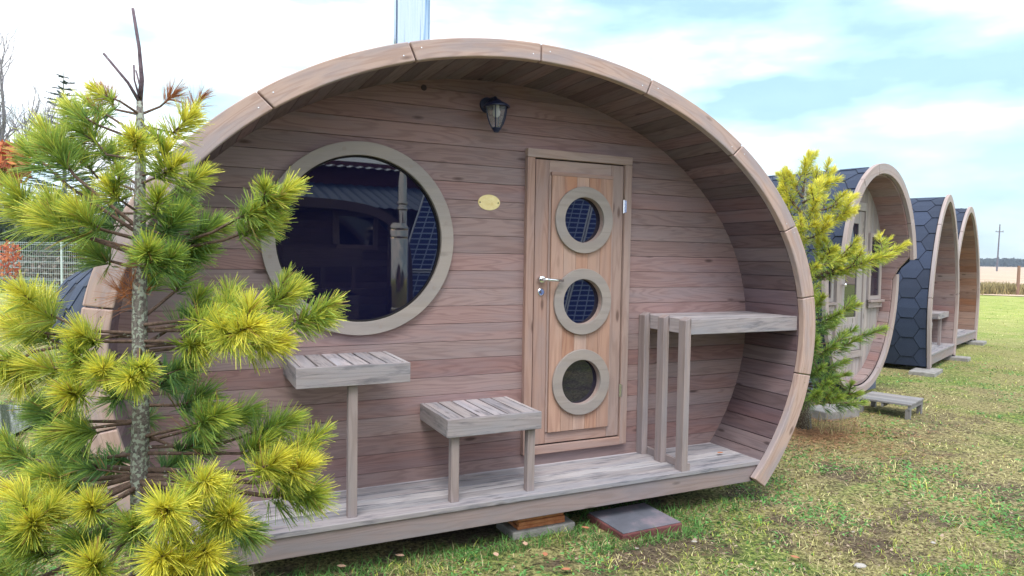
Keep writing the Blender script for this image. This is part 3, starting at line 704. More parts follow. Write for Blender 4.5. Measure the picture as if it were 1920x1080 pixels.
        for yv in (.42, 2.4):
            cr_ = MB()
            cr_.hexa([(-.95, yv, zb0-.10), (.95, yv, zb0-.10), (.95, yv+.07, zb0-.10), (-.95, yv+.07, zb0-.10), (-.95, yv, zb0+.22), (.95, yv, zb0+.22), (.95, yv+.07, zb0+.22), (-.95, yv+.07, zb0+.22)], 0)
            for lx_ in (-.85, .72): cr_.box(lx_, lx_+.12, yv+.001, yv+.069, G-.02, zb0-.101, 2)
            cr_.build('cradle', bgp, root, bevel=.004)
    else:
        z = -.11
        while z < zc+Vl.bt-.02:
            z2 = min(z+.115, zc+Vl.bt-.01); x1_, x2_ = Vl.xr(z)+.012, Vl.xr(z2)+.012
            fb.ngon_prism([(-x1_, z+.0015), (x1_, z+.0015), (x2_, z2-.0015), (-x2_, z2-.0015)], facade, facade+.025); z += .115
        fb.build('facade_cladding', M['brown'] if kind == 'far' else M['clad'], root, bevel=.003)
        dk_ = MB(); xr_ = Vl.xr(-.1); y = .005
        while y < facade: dk_.box(-xr_, xr_, y+.002, min(y+.095, facade-.001), -.115, -.085, 0); y += .097
        dk_.build('deck', M['deck'], root, bevel=.003)
        fb2 = MB(); fb2.box(-xr_-.02, xr_+.02, .02, .06, -.255, -.117, 0); fb2.build('fascia_beam', M['beam'], root)
        skt = MB()
        for xs in (-xr_+.02, xr_-.10): skt.box(xs, xs+.08, .07, depth, -.30, -.12, 1)
        skt.build('skid', M['dark'], root)
        rbw = MB(); angs = [v for v in np.linspace(0, Vl.len, 50)]; rbw.ngon_prism([Vl.p(v) for v in angs], depth-.04, depth-.01); rbw.build('rear_wall', M['brown'], root)
        if kind == 'bench':
            table(.12, xr_+.04, .47, .375, [.55], 'side_table', root, yb=.60, yf=.12, m=M['table'], z_floor=-.086)
            table(-xr_-.02, -.45, .36, .27, [-.75], 'bench_seat', root, yb=.60, yf=.10, m=M['table'], z_floor=-.086)
    return root
pod('barrel_cabin', 'slim oval barrel cabin with glazed grey door behind the small pine', 7.45, 1.45, .245, 1.0, 1.33, 1.41, 1.115, 2.08, 'oval', 3.0, .37)
pod('barrel_cabin', 'pointed barrel cabin with blue shingled flank and a bench on its porch', 11.157, 3.022, .398, 1.159, 1.808, 2.6, .594, 1.64, 'bench', 3.4, .95)
pod('barrel_cabin', 'farthest pointed barrel cabin, empty porch, at the end of the row', 14.05, 4.42, .37, 1.25, 1.83, 2.6, .594, 1.64, 'far', 3.4, .8)
def blockat(x, y, sx, sy, h, label, rz=.4, m='concrete', name='concrete_pad'):
    b = MB(); b.box(-sx/2, sx/2, -sy/2, sy/2, -.02, h); o = b.build(name, M[m], bevel=.01); o.location = (x, y, G); o.rotation_euler = (0, 0, rz); tag(o, label, 'pad'); return o
blockat(10.1, 2.62, .62, .34, .055, 'flat concrete pad under the left post of the bench cabin')
blockat(12.05, 3.38, .3, .4, .06, 'flat concrete pad in the grass under the right post of the bench cabin')
blockat(14.9, 4.72, .5, .3, .06, 'flat concrete pad under the right post of the farthest cabin')
blockat(6.25, 1.12, .55, .30, .10, 'long pale concrete block in the grass behind the small pine trunk', .05, m='concrete', name='concrete_block')
# pallet step
pal = empty('pallet_step', 'low grey wooden pallet step in front of the slim oval cabin', 'step', (7.04, 1.0, G), .36); pal.scale = (.8, .8, .85)
pp = MB()
for k in range(7): pp.box(-.33+.094*k+.002, -.33+.094*(k+1)-.004, -.33, .33, .175, .197, 1)
pp.build('top_board', M['pallet'], pal, bevel=.002)
pf = MB()
for yv in (-.32, .0, .29): pf.box(-.32, .32, yv, yv+.03, .125, .174, 0)
pf.build('bearer', M['pallet'], pal)
for sx in (-.31, .25):
    for sy in (-.32, .26): q = MB(); q.box(sx, sx+.06, sy, sy+.06, -.01, .124, 2); q.build('foot', M['pallet'], pal)

# ================================================================ PINES
def needles(shoots, seed=1):
    """shoots: (base, tip, needle length, n fascicles, yellowness 0..1, start fraction, needle width)"""
    rg = np.random.default_rng(seed); VV = []; CC = []
    for (b, tp, ln, nf, yel, f0, wd) in shoots:
        b = np.array(b, float); tp = np.array(tp, float); ax_ = tp-b; Ls = np.linalg.norm(ax_); ax_ /= Ls
        h = np.cross(ax_, [0, 0, 1.0]); h = h/(np.linalg.norm(h)+1e-9) if np.linalg.norm(h) > .1 else np.array([1., 0, 0]); k2 = np.cross(ax_, h)
        t = f0+(1-f0)*rg.random(nf)**.62
        phi = rg.random(nf)*2*np.pi; al = np.radians(72-50*((t-f0)/(1-f0))**1.3+rg.normal(0, 9, nf))
        al = np.where(rg.random(nf) < .12, np.radians(rg.uniform(0, 22, nf)), al); t = np.where(al < .38, 1, t)
        d = ax_[None]*np.cos(al)[:, None]+(h[None]*np.cos(phi)[:, None]+k2[None]*np.sin(phi)[:, None])*np.sin(al)[:, None]
        nn = 5
        d = np.repeat(d, nn, 0)+rg.normal(0, .085, (nf*nn, 3)); d /= np.linalg.norm(d, axis=1)[:, None]
        o = np.repeat(b[None]+ax_[None]*Ls*t[:, None], nn, 0); L_ = np.repeat(ln*rg.uniform(.68, 1.08, nf), nn)*rg.uniform(.9, 1.06, nf*nn)
        tr = np.repeat(t, nn)
        sd = np.cross(d, rg.normal(0, 1, (nf*nn, 3))); sd /= np.linalg.norm(sd, axis=1)[:, None]
        bend = np.array([0, 0, -1.])*rg.uniform(-.06, .20, (nf*nn, 1))+rg.normal(0, .07, (nf*nn, 3))
        for s_ in (0, .5, 1.0):
            c = o+d*(L_*s_)[:, None]+bend*(L_*s_**2)[:, None]
            ww = wd*(1 if s_ < .9 else .55); VV.append((c-sd*ww/2, c+sd*ww/2))
        # colour
        y = np.clip(yel+rg.normal(0, .16, nf*nn)+(tr-.75)*.5, 0, 1)[:, None]
        g1 = np.array([.11, .24, .085]); g2 = np.array([.33, .46, .09]); g3 = np.array([.82, .76, .12])
        c = np.where(y < .5, g1+(g2-g1)*y*2, g2+(g3-g2)*(y-.5)*2)*rg.uniform(.75, 1.25, (nf*nn, 1))
        dead = (rg.random(nf*nn) < .035)[:, None]; c = np.where(dead, np.array([.42, .24, .10]), c)
        if yel < -.5: c = np.array([.42, .17, .07])*rg.uniform(.6, 1.3, (nf*nn, 1))
        CC.append(c)
    V = []; F = []; Cc = []; base = 0
    for i, c in enumerate(CC):
        r = VV[3*i:3*i+3]; n = len(c); P = np.stack([r[0][0], r[0][1], r[1][0], r[1][1], r[2][0], r[2][1]], 1)
        V.append(P.reshape(-1, 3)); q = base+np.arange(n)[:, None]*6
        F.append(np.concatenate([q+np.array([[0, 1, 3, 2]]), q+np.array([[2, 3, 5, 4]])])); 
        cc = np.repeat(c[:, None], 6, 1); cc[:, 4:] = cc[:, 4:]*1.15; Cc.append(cc.reshape(-1, 3)); base += n*6
    return np.concatenate(V), np.concatenate(F), np.concatenate(Cc)

# --- foreground pine: 2 m from the camera
T0 = 2.05
tx = [(266, 1420), (264, 1080), (262, 900), (264, 760), (262, 600), (262, 480), (262, 380), (264, 300), (263, 230), (262, 190)]
trunk_pts = [at(x, y, T0) for x, y in tx]; trunk_pts[0].z = G-.02
TRK = at(262, 700, T0)
fp = empty('pine_tree', 'tall young pine with lichen spotted trunk in front of the large barrel cabin', 'tree', (trunk_pts[0].x, trunk_pts[0].y, G), group='young pines by the cabins')
def keep(o, root): o.parent = root; o.matrix_parent_inverse = Matrix.Translation(-Vector(root.location)); return o
tk = MB(); tk.tube(trunk_pts, [.034, .028, .026, .0235, .0215, .019, .016, .014, .011, .009], 14)
tko = keep(tk.build('trunk', M['bark'], smooth=True), fp)
ld = MB()
ld.tube([at(262, 190, T0), at(266, 150, T0), at(261, 90, T0-.01), at(249, 16, T0)], [.008, .0065, .005, .0045], 7)
ld.tube([at(264, 195, T0), at(240, 155, T0-.03), at(194, 100, T0-.05)], [.0055, .0045, .0038], 6)
ld.tube([at(262, 185, T0), at(252, 150, T0+.03), at(251, 122, T0+.03)], [.004, .003, .003], 6)
ld.tube([at(263, 190, T0), at(262, 160, T0-.03), at(255, 132, T0-.02)], [.004, .003, .0025], 6)
keep(ld.build('leader_twig', M['bareTwig'], smooth=True), fp)
# shoots: (trunk y, [(px,py,dd) ... tip], yellowness, needle, start)
S = [
 # upper
 (235, [(310, 262, 0), (372, 205, -.05)], .72, .085, .35), (235, [(330, 250, .05), (392, 160, .06)], -1, .07, .3), (215, [(300, 200, .05), (335, 170, .06)], -1, .07, .2),
 (215, [(215, 205, .06), (190, 165, .05)], -1, .07, .2), (215, [(225, 190, -.06), (185, 175, -.08)], .65, .05, .3),
 (300, [(262, 290, -.12), (250, 255, -.24)], .72, .085, .1), (265, [(185, 235, 0), (115, 195, .02)], .5, .085, .5), (255, [(200, 215, .05), (150, 185, .08)], .45, .08, .4),
 (330, [(300, 320, -.05), (318, 270, -.1)], .6, .075, .3), (320, [(330, 345, 0), (400, 325, 0)], .55, .085, .4), (360, [(180, 330, .05), (135, 270, .05)], .45, .09, .45),
 (430, [(140, 330, -.05), (75, 235, -.06)], .55, .10, .55), (440, [(130, 350, .05), (40, 270, .05)], .5, .10, .6), (400, [(225, 375, -.08), (200, 345, -.15)], .6, .075, .2),
 (400, [(200, 400, .06), (160, 360, .08)], .4, .08, .2), (380, [(300, 370, .08), (350, 400, .1)], .3, .085, .2), 
 (480, [(150, 440, -.06), (70, 400, -.1)], .6, .11, .45), (470, [(110, 430, .03), (8, 380, 0)], .6, .11, .5), 
 (480, [(300, 440, -.06), (345, 400, -.1)], .22, .10, .1), 
 (500, [(350, 440, .02), (430, 420, .04)], .35, .09, .1), (480, [(400, 435, -.02), (560, 345, -.06)], .62, .085, .42), (480, [(420, 450, 0), (530, 410, .0)], .55, .085, .3),
 (500, [(320, 480, .05), (400, 470, .07)], .3, .09, .1), (500, [(300, 500, -.08), (330, 480, -.14)], .25, .09, 0.1),
 (450, [(190, 430, -.05), (130, 390, -.12)], .6, .10, .3), (350, [(220, 320, .04), (205, 270, .08)], .45, .08, .2),
 (505, [(210, 490, .05), (160, 470, .06)], .4, .10, .2), (300, [(200, 290, .0), (160, 240, .03)], .55, .08, .3), (345, [(300, 330, -.06), (345, 300, -.12)], .6, .08, .3),
 (420, [(290, 400, -.08), (300, 360, -.16)], .45, .085, .2), (500, [(280, 490, -.12), (275, 460, -.22)], .45, .085, .2),
 # middle
 (610, [(350, 600, -.08), (430, 600, -.15)], .72, .095, .3), (680, [(200, 700, -.12), (190, 690, -.25)], .75, .09, .2), (620, [(60, 660, -.06), (20, 690, -.1)], .75, .10, .3),
 (700, [(100, 640, .05), (60, 600, .08)], .7, .10, .3), (820, [(350, 800, -.05), (430, 770, -.1)], .45, .10, .3), (900, [(400, 990, -.2), (440, 960, -.34)], .75, .10, .2),
 (900, [(60, 1000, -.15), (60, 970, -.25)], .75, .10, .3), (960, [(350, 1080, -.3), (340, 1050, -.42)], .85, .10, .2), (880, [(520, 890, .04), (585, 830, .04)], .6, .10, .3),
 (600, [(330, 545, .05), (350, 500, .08)], .4, .09, .3), (620, [(420, 600, .05), (565, 545, .06)], .62, .09, .55), (620, [(440, 620, .05), (615, 590, .05)], .58, .095, .65), (560, [(275, 545, .1), (300, 500, .12)], .45, .07, .2),
 (650, [(380, 640, -.05), (482, 610, -.28)], .85, .105, .35), (650, [(400, 625, .02), (440, 560, .03)], .6, .10, .4), (660, [(450, 640, 0), (540, 640, -.05)], .75, .10, .4),
 (640, [(330, 640, -.05), (400, 650, -.1)], .7, .10, .3), (650, [(330, 610, .05), (370, 590, .06)], .4, .10, .1),
 (650, [(255, 690, -.12), (243, 715, -.30)], .72, .085, .2), (625, [(160, 620, -.04), (30, 560, -.08)], .85, .10, .55), (630, [(120, 630, -.02), (0, 610, -.02)], .85, .10, .5),
 (640, [(190, 640, -.05), (135, 625, -.14)], .7, .095, .2), (680, [(130, 690, -.06), (45, 690, -.12)], .72, .10, .4), (690, [(160, 730, -.08), (120, 745, -.18)], .72, .10, .3),
 (700, [(190, 700, -.04), (140, 690, -.10)], .6, .09, .2), (760, [(330, 760, .03), (395, 745, .03)], .12, .115, .1), (740, [(300, 720, .08), (345, 690, .12)], .2, .09, .1),
 (790, [(150, 790, -.02), (60, 760, -.02)], .25, .11, .3), (790, [(190, 800, -.06), (120, 810, -.10)], .5, .10, .2), 
 (810, [(330, 840, .02), (400, 830, .02)], .15, .10, .1), (840, [(420, 830, .03), (560, 785, .03)], .42, .10, .4), (830, [(380, 800, .06), (480, 770, .08)], .3, .10, .2), (850, [(450, 850, .0), (505, 830, -.03)], .45, .10, .2),
 (850, [(180, 860, .02), (100, 850, .03)], .25, .10, .2),
 # lower whorl
 (890, [(480, 905, 0), (588, 870, -.10)], .85, .105, .45), (895, [(500, 930, .02), (600, 925, 0)], .55, .11, .3), (900, [(440, 900, -.05), (540, 855, -.12)], .85, .10, .4),
 (900, [(320, 950, -.25), (312, 960, -.50)], .85, .105, .2), (905, [(340, 910, -.2), (400, 900, -.35)], .8, .095, .3), (910, [(330, 1010, -.3), (290, 1060, -.48)], .85, .10, .3),
 (920, [(420, 970, -.05), (480, 1010, -.08)], .15, .10, .2), (920, [(360, 1000, -.2), (395, 1050, -.38)], .85, .10, .2), (900, [(380, 960, .05), (430, 990, .08)], .2, .10, .2),
 (890, [(120, 930, -.05), (90, 950, -.18)], .85, .10, .3), (890, [(160, 900, -.02), (60, 890, -.06)], .6, .10, .4), (900, [(100, 960, -.1), (15, 920, -.16)], .85, .10, .4), (910, [(180, 960, -.15), (165, 940, -.25)], .75, .09, .2),
 (940, [(200, 1010, -.1), (120, 1020, -.2)], .25, .10, .2), (950, [(100, 1040, -.1), (30, 1020, -.2)], .45, .10, .3), (960, [(200, 1070, -.2), (160, 1050, -.34)], .7, .10, .2), (1000, [(60, 1090, -.1), (-20, 1060, -.1)], .5, .10, .2),
 (1000, [(330, 1080, -.05), (440, 1070, -.05)], .25, .10, .3), (1000, [(260, 1000, -.1), (240, 980, -.2)], .45, .09, .1), (870, [(230, 850, .1), (200, 880, .2)], .2, .09, .1), (900, [(300, 880, .15), (350, 860, .25)], .2, .09, .1),
 (880, [(100, 870, .1), (10, 850, .12)], .45, .10, .4), (640, [(300, 680, .15), (340, 720, .2)], .25, .09, .1), 
 (1050, [(340, 1150, -.1), (460, 1180, -.15)], .5, .10, .3), (1060, [(180, 1180, -.15), (80, 1200, -.25)], .6, .10, .3), (1150, [(280, 1200, -.2), (300, 1260, -.35)], .6, .10, .3),
]
twm = MB(); sh = []
for ty, pts, yel, ln, f0 in S:
    b = at(263, ty, T0); P = [b]+[at(x, y, T0+dd) for x, y, dd in pts]; sg = P[-1]-P[-2]
    if sg.length > .07: P[-1] = P[-1]-sg.normalized()*min(.05, sg.length*.4)
    n = len(P); lower = ty > 860; r = .0085 if lower else (.006 if ty > 400 else .0042)
    twm.tube(P, [r]+[r*.75]*(n-2)+[.0028], 7, cap=False)
    tip = P[-1]; prev = P[-2]; ln *= .9; yel = yel+.06 if yel > 0 else yel
    seg = (tip-prev); Ls = seg.length
    if yel < -.5: sh.append((prev, tip, ln, 45, yel, f0, .0011)); continue
    base = tip-seg*(1-f0) if Ls > .13 else prev
    nf = int(62+420*max(.05, (tip-base).length))
    base = base-Vector((0, 0, .018)); sh.append((base, tip, ln, min(int(nf*(1.15 if ty > 420 else .8)), 165), yel+(.0 if ty > 420 else .1), 0.02, .0021))
    # side shoots along the branch
    nside = 0 if random.random() < .35 else 2 if Ls+(prev-b).length > .25 and yel > .45 and ty > 420 else (1 if random.random() < .5 else 0)
    for k in range(nside):
        t = random.uniform(.25, .95); q = prev+seg*t
        dr = (seg.normalized()+Vector((random.uniform(-.8, .8), random.uniform(-.8, .8), random.uniform(-.1, .9)))).normalized()
        e_ = q+dr*random.uniform(.05, .09); twm.tube([q, e_], [.003, .0022], 5, cap=False)
        sh.append((q, e_, ln*.8, 50, yel-.08, .05, .0020))
for k in range(5):      # inner shaded spur shoots close to the trunk
    ty = random.uniform(330, 1000); b = at(263, ty, T0); a = random.uniform(0, 6.28)
    e_ = b+Vector((math.cos(a)*.14, math.sin(a)*.14, random.uniform(-.02, .09))); twm.tube([b, e_], [.004, .002], 5, cap=False); sh.append((b+(e_-b)*.5, e_, .08, 45, .15, .0, .0017))
for k in range(4):       # browned needles by the trunk
    ty = random.uniform(520, 600); b = at(263, ty, T0+.03); a = random.uniform(0, 6.28); e_ = b+Vector((math.cos(a)*.05, math.sin(a)*.05, .05)); sh.append((b, e_, .085, 22, -1, .0, .0011))
keep(twm.build('branches', M['twig'], smooth=True), fp)
V, F, Cc = needles(sh, 3); keep(raw('needles', V, F, M['needle'], Cc), fp)

# --- small pine by the second cabin
PX, PY = 5.50, .80
sp = empty('pine_tree', 'small yellow green pine between the large cabin and the slim oval cabin', 'tree', (PX, PY, G), group='young pines by the cabins')
dep = (Vector((PX, PY, 0))-Vector((CAM.x, CAM.y, 0))).dot(Vector((cf.x, cf.y, 0)).normalized())
tt_ = MB(); top = at(1512, 305, dep); mid = at(1500, 560, dep)
tt_.tube([(PX, PY, G-.02), at(1503, 700, dep), mid, at(1508, 400, dep), top], [.075, .05, .036, .02, .006], 10); keep(tt_.build('trunk', M['bark'], smooth=True), sp)
S2 = [(360, 1516, 296, 0), (370, 1558, 325, 0), (370, 1478, 325, 0), (400, 1595, 372, -.1), (380, 1550, 345, -.3), (400, 1470, 350, 0), (420, 1530, 380, -.5), (430, 1590, 400, -.2), (430, 1465, 390, .1),
 (450, 1550, 425, -.5), (450, 1500, 430, -.4), (460, 1460, 430, 0), (520, 1690, 462, -.3), (520, 1640, 485, -.4), (510, 1600, 470, -.3), (500, 1560, 470, -.4), (500, 1530, 500, -.5), (520, 1590, 505, -.2), (500, 1480, 480, 0), (530, 1660, 475, -.1),
 (600, 1600, 575, -.2), (610, 1570, 590, -.4), (600, 1540, 560, -.4), (620, 1520, 600, -.5), (590, 1480, 560, 0), (620, 1560, 610, 0), (570, 1530, 540, .2),
 (650, 1650, 618, -.2), (670, 1600, 640, -.3), (670, 1560, 650, -.4), (670, 1530, 640, -.5), (650, 1490, 650, 0), (690, 1580, 680, 0), (700, 1540, 690, -.4), (680, 1500, 690, -.3),
 (720, 1580, 705, -.2), (720, 1550, 720, -.5), (730, 1600, 738, -.3), (740, 1570, 745, -.4), (740, 1530, 740, -.5), (740, 1490, 740, -.2), (745, 1610, 755, -.1), (730, 1500, 720, .2)]
tw = MB(); sh = []
for ty, x, y, dd in S2:
    b = at(1505, ty, dep); tip = at(x, y, dep+dd); m_ = (b+tip)/2+Vector((0, 0, -.03)); tw.tube([b, m_, tip], [.014, .010, .005], 5, cap=False)
    yel = min(max(1.25-(y-330)/330, .38), .98); d_ = (tip-b); Ls = d_.length; base = tip-d_*min(1, .32/max(Ls, .01))-Vector((0, 0, .09))
    sh.append((base, tip, .095, 95, yel, 0.0, .0034))
    for k in range(3 if y < 540 else 1):
        q = b+d_*random.uniform(.35, .95); e_ = q+(d_.normalized()*.8+Vector((random.uniform(-1, 1), random.uniform(-1, 1), random.uniform(.1, 1.1)))).normalized()*random.uniform(.10, .2)
        tw.tube([q, e_], [.006, .004], 4, cap=False); sh.append((q, e_, .088, 44, yel-.03, 0, .0034))
keep(tw.build('branches', M['twig']), sp); V, F, Cc = needles(sh, 5); keep(raw('needles', V, F, M['needle'], Cc), sp)

# ================================================================ LAWN (grass nobody could count)
def blades(n, rmin, rmax, a0, a1, hfun, cfun, wbase, lean=.6, seed=2, keepf=None, p=.0):
    rg = np.random.default_rng(seed)
    r = rmin*(rmax/rmin)**(rg.random(n)**(1+p)); a = rg.uniform(a0, a1, n)
    x = CAM.x+r*np.sin(a); y = CAM.y+r*np.cos(a)
    if keepf is not None: k = keepf(x, y, rg); x, y, r = x[k], y[k], r[k]
    n = len(x); z = gz(x, y); h = hfun(x, y, r, rg); az = rg.uniform(0, 2*np.pi, n); le = np.clip(rg.normal(lean, .35, n), 0, 1.6)
    d = np.stack([np.cos(az)*np.sin(le), np.sin(az)*np.sin(le), np.cos(le)], 1); sd = np.stack([-np.sin(az+rg.normal(0, .5, n)), np.cos(az), 0*az], 1)
    w_ = (wbase*np.sqrt(np.maximum(r, 3)/3.5)*rg.uniform(.6, 1.4, n))[:, None]; o = np.stack([x, y, z-.003], 1); hh = h[:, None]
    m1 = o+d*hh*.55; tip = o+d*hh+np.stack([np.cos(az), np.sin(az), -.5+0*az], 1)*hh*.22
    tip[:, 2] = np.maximum(tip[:, 2], z+.004); m1[:, 2] = np.maximum(m1[:, 2], z+.004)
    P = np.stack([o-sd*w_/2, o+sd*w_/2, m1-sd*w_*.45, m1+sd*w_*.45, tip-sd*w_*.1, tip+sd*w_*.1], 1)
    c = cfun(x, y, rg); cc = np.repeat(c[:, None], 6, 1)
    q = np.arange(n)[:, None]*6; F = np.concatenate([q+np.array([[0, 1, 3, 2]]), q+np.array([[2, 3, 5, 4]])])
    return P.reshape(-1, 3), F, cc.reshape(-1, 3)
def gcol(x, y, rg):
    n = len(x); f = fbm(x*1.3+4, y*1.3, 11)+rg.normal(0, .10, n); f2 = fbm(x*2.3, y*2.3+9, 31)
    g = np.array([.12, .25, .06]); yg = np.array([.48, .53, .11]); st = np.array([.66, .60, .33]); br = np.array([.20, .14, .10])
    c = np.where((f < .38)[:, None], g, np.where((f < .53)[:, None], yg, st)); c = np.where(((f2 > .59) & (rg.random(n) < .55))[:, None], br, c)
    mixr = rg.random((n, 1)); c = c*(1-.35*mixr)+yg*.35*mixr
    return c*rg.uniform(.45, 1.55, (n, 1))
def keepg(x, y, rg):
    s = fbm(x*1.7+21, y*1.7, 50); d = np.clip(1.5-4.6*np.abs(s-.42), .10, 1)
    under = (x > .1) & (x < 3.5) & (y > -.42) & (y < 2.4)
    pnd = ((x+2.75)/1.7)**2+((y-3.6)/1.6)**2 < 1
    slabm = (abs(x-2.53) < .25) & (abs(y+.53) < .22); pl_ = (abs(x-7.15) < .32) & (abs(y-1.15) < .32)
    return (rg.random(len(x)) < d) & ~under & ~pnd & ~slabm & ~pl_
A0, A1 = YAW-.8, YAW+.85
sets = [blades(150000, 2.3, 40, A0, A1, lambda x, y, r, g: g.uniform(.010, .034, len(x))*(1+.02*r), gcol, .0042, .75, 2, keepg)]
# lying straw
sets.append(blades(42000, 2.3, 26, A0, A1, lambda x, y, r, g: g.uniform(.03, .09, len(x)), lambda x, y, g: np.array([.60, .50, .31])*g.uniform(.55, 1.3, (len(x), 1)), .003, 1.5, 3, keepg))
# broad clover and weed leaves in patches
def cl(x, y, rg): s = fbm(x*2.1+3, y*2.1+7, 77); return keepg(x, y, rg) & (s+rg.normal(0, .05, len(x)) > .50)
sets.append(blades(110000, 2.3, 14, A0, A1, lambda x, y, r, g: g.uniform(.014, .034, len(x)), lambda x, y, g: np.array([.13, .33, .10])*g.uniform(.5, 1.5, (len(x), 1))+np.array([.05, .06, 0])*g.random((len(x), 1)), .013, 1.15, 4, cl))
# leaf litter flakes
sets.append(blades(16000, 2.3, 12, A0, A1, lambda x, y, r, g: g.uniform(.008, .026, len(x)), lambda x, y, g: np.where(g.random((len(x), 1)) < .6, np.array([.19, .12, .085]), np.array([.55, .42, .33]))*g.uniform(.6, 1.3, (len(x), 1)), .012, 1.45, 14, keepg))
# taller clumps
def clump(x, y, rg): s = vnoise(x*5+3, y*5+7, 91); return keepg(x, y, rg) & (s > .83)
sets.append(blades(90000, 2.3, 12, A0, A1, lambda x, y, r, g: g.uniform(.03, .085, len(x)), gcol, .0036, .7, 15, clump))
# longer rough grass under the deck edge and round the paving
def edge(x, y, rg): return (((y > -.62) & (y < -.38) & (x > -.3) & (x < 3.6) & (rg.random(len(x)) < .8)) | ((abs(x-2.5) < .42) & (abs(y+.5) < .36))) & ~((abs(x-2.53) < .235) & (abs(y+.53) < .20))
sets.append(blades(90000, 3.0, 6.5, A0-.3, A1, lambda x, y, r, g: g.uniform(.02, .085, len(x)), lambda x, y, g: np.array([.12, .27, .07])*g.uniform(.4, 1.5, (len(x), 1)), .004, .7, 5, edge))
b0 = 0; Vs, Fs, Cs = [], [], []
for v, f, c in sets: Vs.append(v); Fs.append(f+b0); Cs.append(c); b0 += len(v)
tag(raw('grass', np.concatenate(Vs), np.concatenate(Fs), M['grass'], np.concatenate(Cs)), 'short patchy green and straw coloured grass of the lawn', 'grass', kind='stuff')
# dry tall tuft at the small pine's foot + fallen needles
def tuft(name, label, x, y, n, h, c, rad=.12, seed=1, w_=.004, kind=None, lean=.35):
    rg = np.random.default_rng(seed); a = rg.uniform(0, 6.28, n); r = rad*np.sqrt(rg.random(n)); o = np.stack([x+r*np.cos(a), y+r*np.sin(a), G+0*a-.01], 1)
    az = rg.uniform(0, 6.28, n); le = np.abs(rg.normal(0, lean, n)); d = np.stack([np.cos(az)*np.sin(le), np.sin(az)*np.sin(le), np.cos(le)], 1); sd = np.stack([-np.sin(az), np.cos(az), 0*az], 1)*w_/2
    hh = (h*rg.uniform(.5, 1.15, n))[:, None]; m1 = o+d*hh*.6; tip = o+d*hh+np.stack([np.cos(az), np.sin(az), -.6+0*az], 1)*hh*.3
    P = np.stack([o-sd, o+sd, m1-sd, m1+sd, tip-sd*.2, tip+sd*.2], 1).reshape(-1, 3); q = np.arange(n)[:, None]*6; F = np.concatenate([q+np.array([[0, 1, 3, 2]]), q+np.array([[2, 3, 5, 4]])])
    cc = np.repeat(np.array(c)*rg.uniform(.6, 1.3, (n, 1)), 6, 0); o_ = raw(name, P, F, M['grass'], cc); return tag(o_, label, 'grass', kind=kind)
tuft('dry_grass_tuft', 'dry straw coloured grass tuft at the foot of the small pine', PX+.15, PY-.15, 70, .24, (.40, .34, .17), .25, 3, .006, lean=.65)
tuft('dry_grass_tuft', 'pale curled grass blades at the bottom edge below the deck beam', *(at(462, 1075, 3.35).xy), 26, .17, (.62, .55, .36), .07, 8, .006, lean=.8)
rg = np.random.default_rng(9); n = 2600; a = rg.uniform(0, 6.28, n); r = np.abs(rg.normal(0, .55, n)); ox = PX+r*np.cos(a)*1.3; oy = PY-.15+r*np.sin(a)
az = rg.uniform(0, 6.28, n); l_ = rg.uniform(.03, .05, n); P = np.stack([np.stack([ox, oy, gz(ox, oy)+.012+rg.random(n)*.015], 1)]*4, 1)
dx_, dy_ = np.cos(az)*l_, np.sin(az)*l_; wx_, wy_ = -np.sin(az)*.003, np.cos(az)*.003
for k, (s_, t_2) in enumerate(((-1, -1), (1, -1), (1, 1), (-1, 1))): P[:, k, 0] += dx_*s_+wx_*t_2; P[:, k, 1] += dy_*s_+wy_*t_2
tag(raw('fallen_needles', P.reshape(-1, 3), np.arange(n*4).reshape(n, 4), M['grass'], np.repeat(np.array([.44, .25, .14])*rg.uniform(.5, 1.3, (n, 1)), 4, 0)), 'rust coloured fallen needles round the small pine', 'fallen needles', kind='stuff')
# stones and fallen leaves
stones = [(1268, 1035, .035, 'grey white stone', 'near the bottom edge, right of the middle'), (410, 0, 0, '', '')]
def ongr(px, py, dz=0.0):
    d = at(px, py, 1)-CAM; t = (G+dz-CAM.z)/d.z; return CAM+d*t
SP = [(1195, 1031, .019, 'small white stone in front of the red edged paving slab'), (1300, 1029, .013, 'small pale stone right of the paving slab'), (1612, 1062, .028, 'largest white stone, in the lawn near the bottom edge'),
      (1600, 999, .015, 'white stone in the lawn right of the paving slab'), (1301, 1016, .016, 'smallest pale stone beside the paving slab corner'), (1750, 1018, .014, 'tiny pale stone in the lawn at the lower right'), (1451, 1017, .016, 'pinkish stone in the bare soil right of the slab'), (1578, 775, .02, 'pale stone by the small pine')]
for px, py, s_, lab in SP:
    c = ongr(px, py); m_ = MB(); rows = []; sd_ = random.random()*9
    for i in range(7):
        ph_ = math.pi*i/6; rows.append([c+Vector((s_*1.2*math.sin(ph_)*math.cos(q)*(1+.2*math.sin(2*q+sd_)), s_*math.sin(ph_)*math.sin(q)*(1+.15*math.cos(3*q+sd_)), s_*.45*math.cos(ph_)+s_*.1)) for q in np.linspace(0, 2*math.pi, 11)[:-1]])
    m_.grid(rows, close=True); tag(m_.build('stone', M['stone'], smooth=True), lab, 'stone', 'stones in the lawn')
lfm = plain('dry_leaf', (.50, .20, .11), .7); lf2 = plain('pale_leaf', (.62, .40, .29), .7)
LP = [(1098, 990, 'orange leaf against the left corner of the paving slab', 0), (1022, 1040, 'brown leaf in the grass in front of the concrete block', 0), (930, 1040, 'pinkish leaf in the grass left of the concrete block', 1), (985, 1020, 'pale leaf in the grass below the concrete block', 1), (1405, 862, 'red brown leaf on the right end of the deck', 0), (640, 1062, 'pale leaf near the left end of the deck beam', 1), (1062, 1068, 'orange leaf at the bottom edge left of the slab', 0), (1490, 1045, 'brown leaf in bare soil right of the slab', 0), (750, 1042, 'pale leaf in the grass under the middle of the beam', 1)]
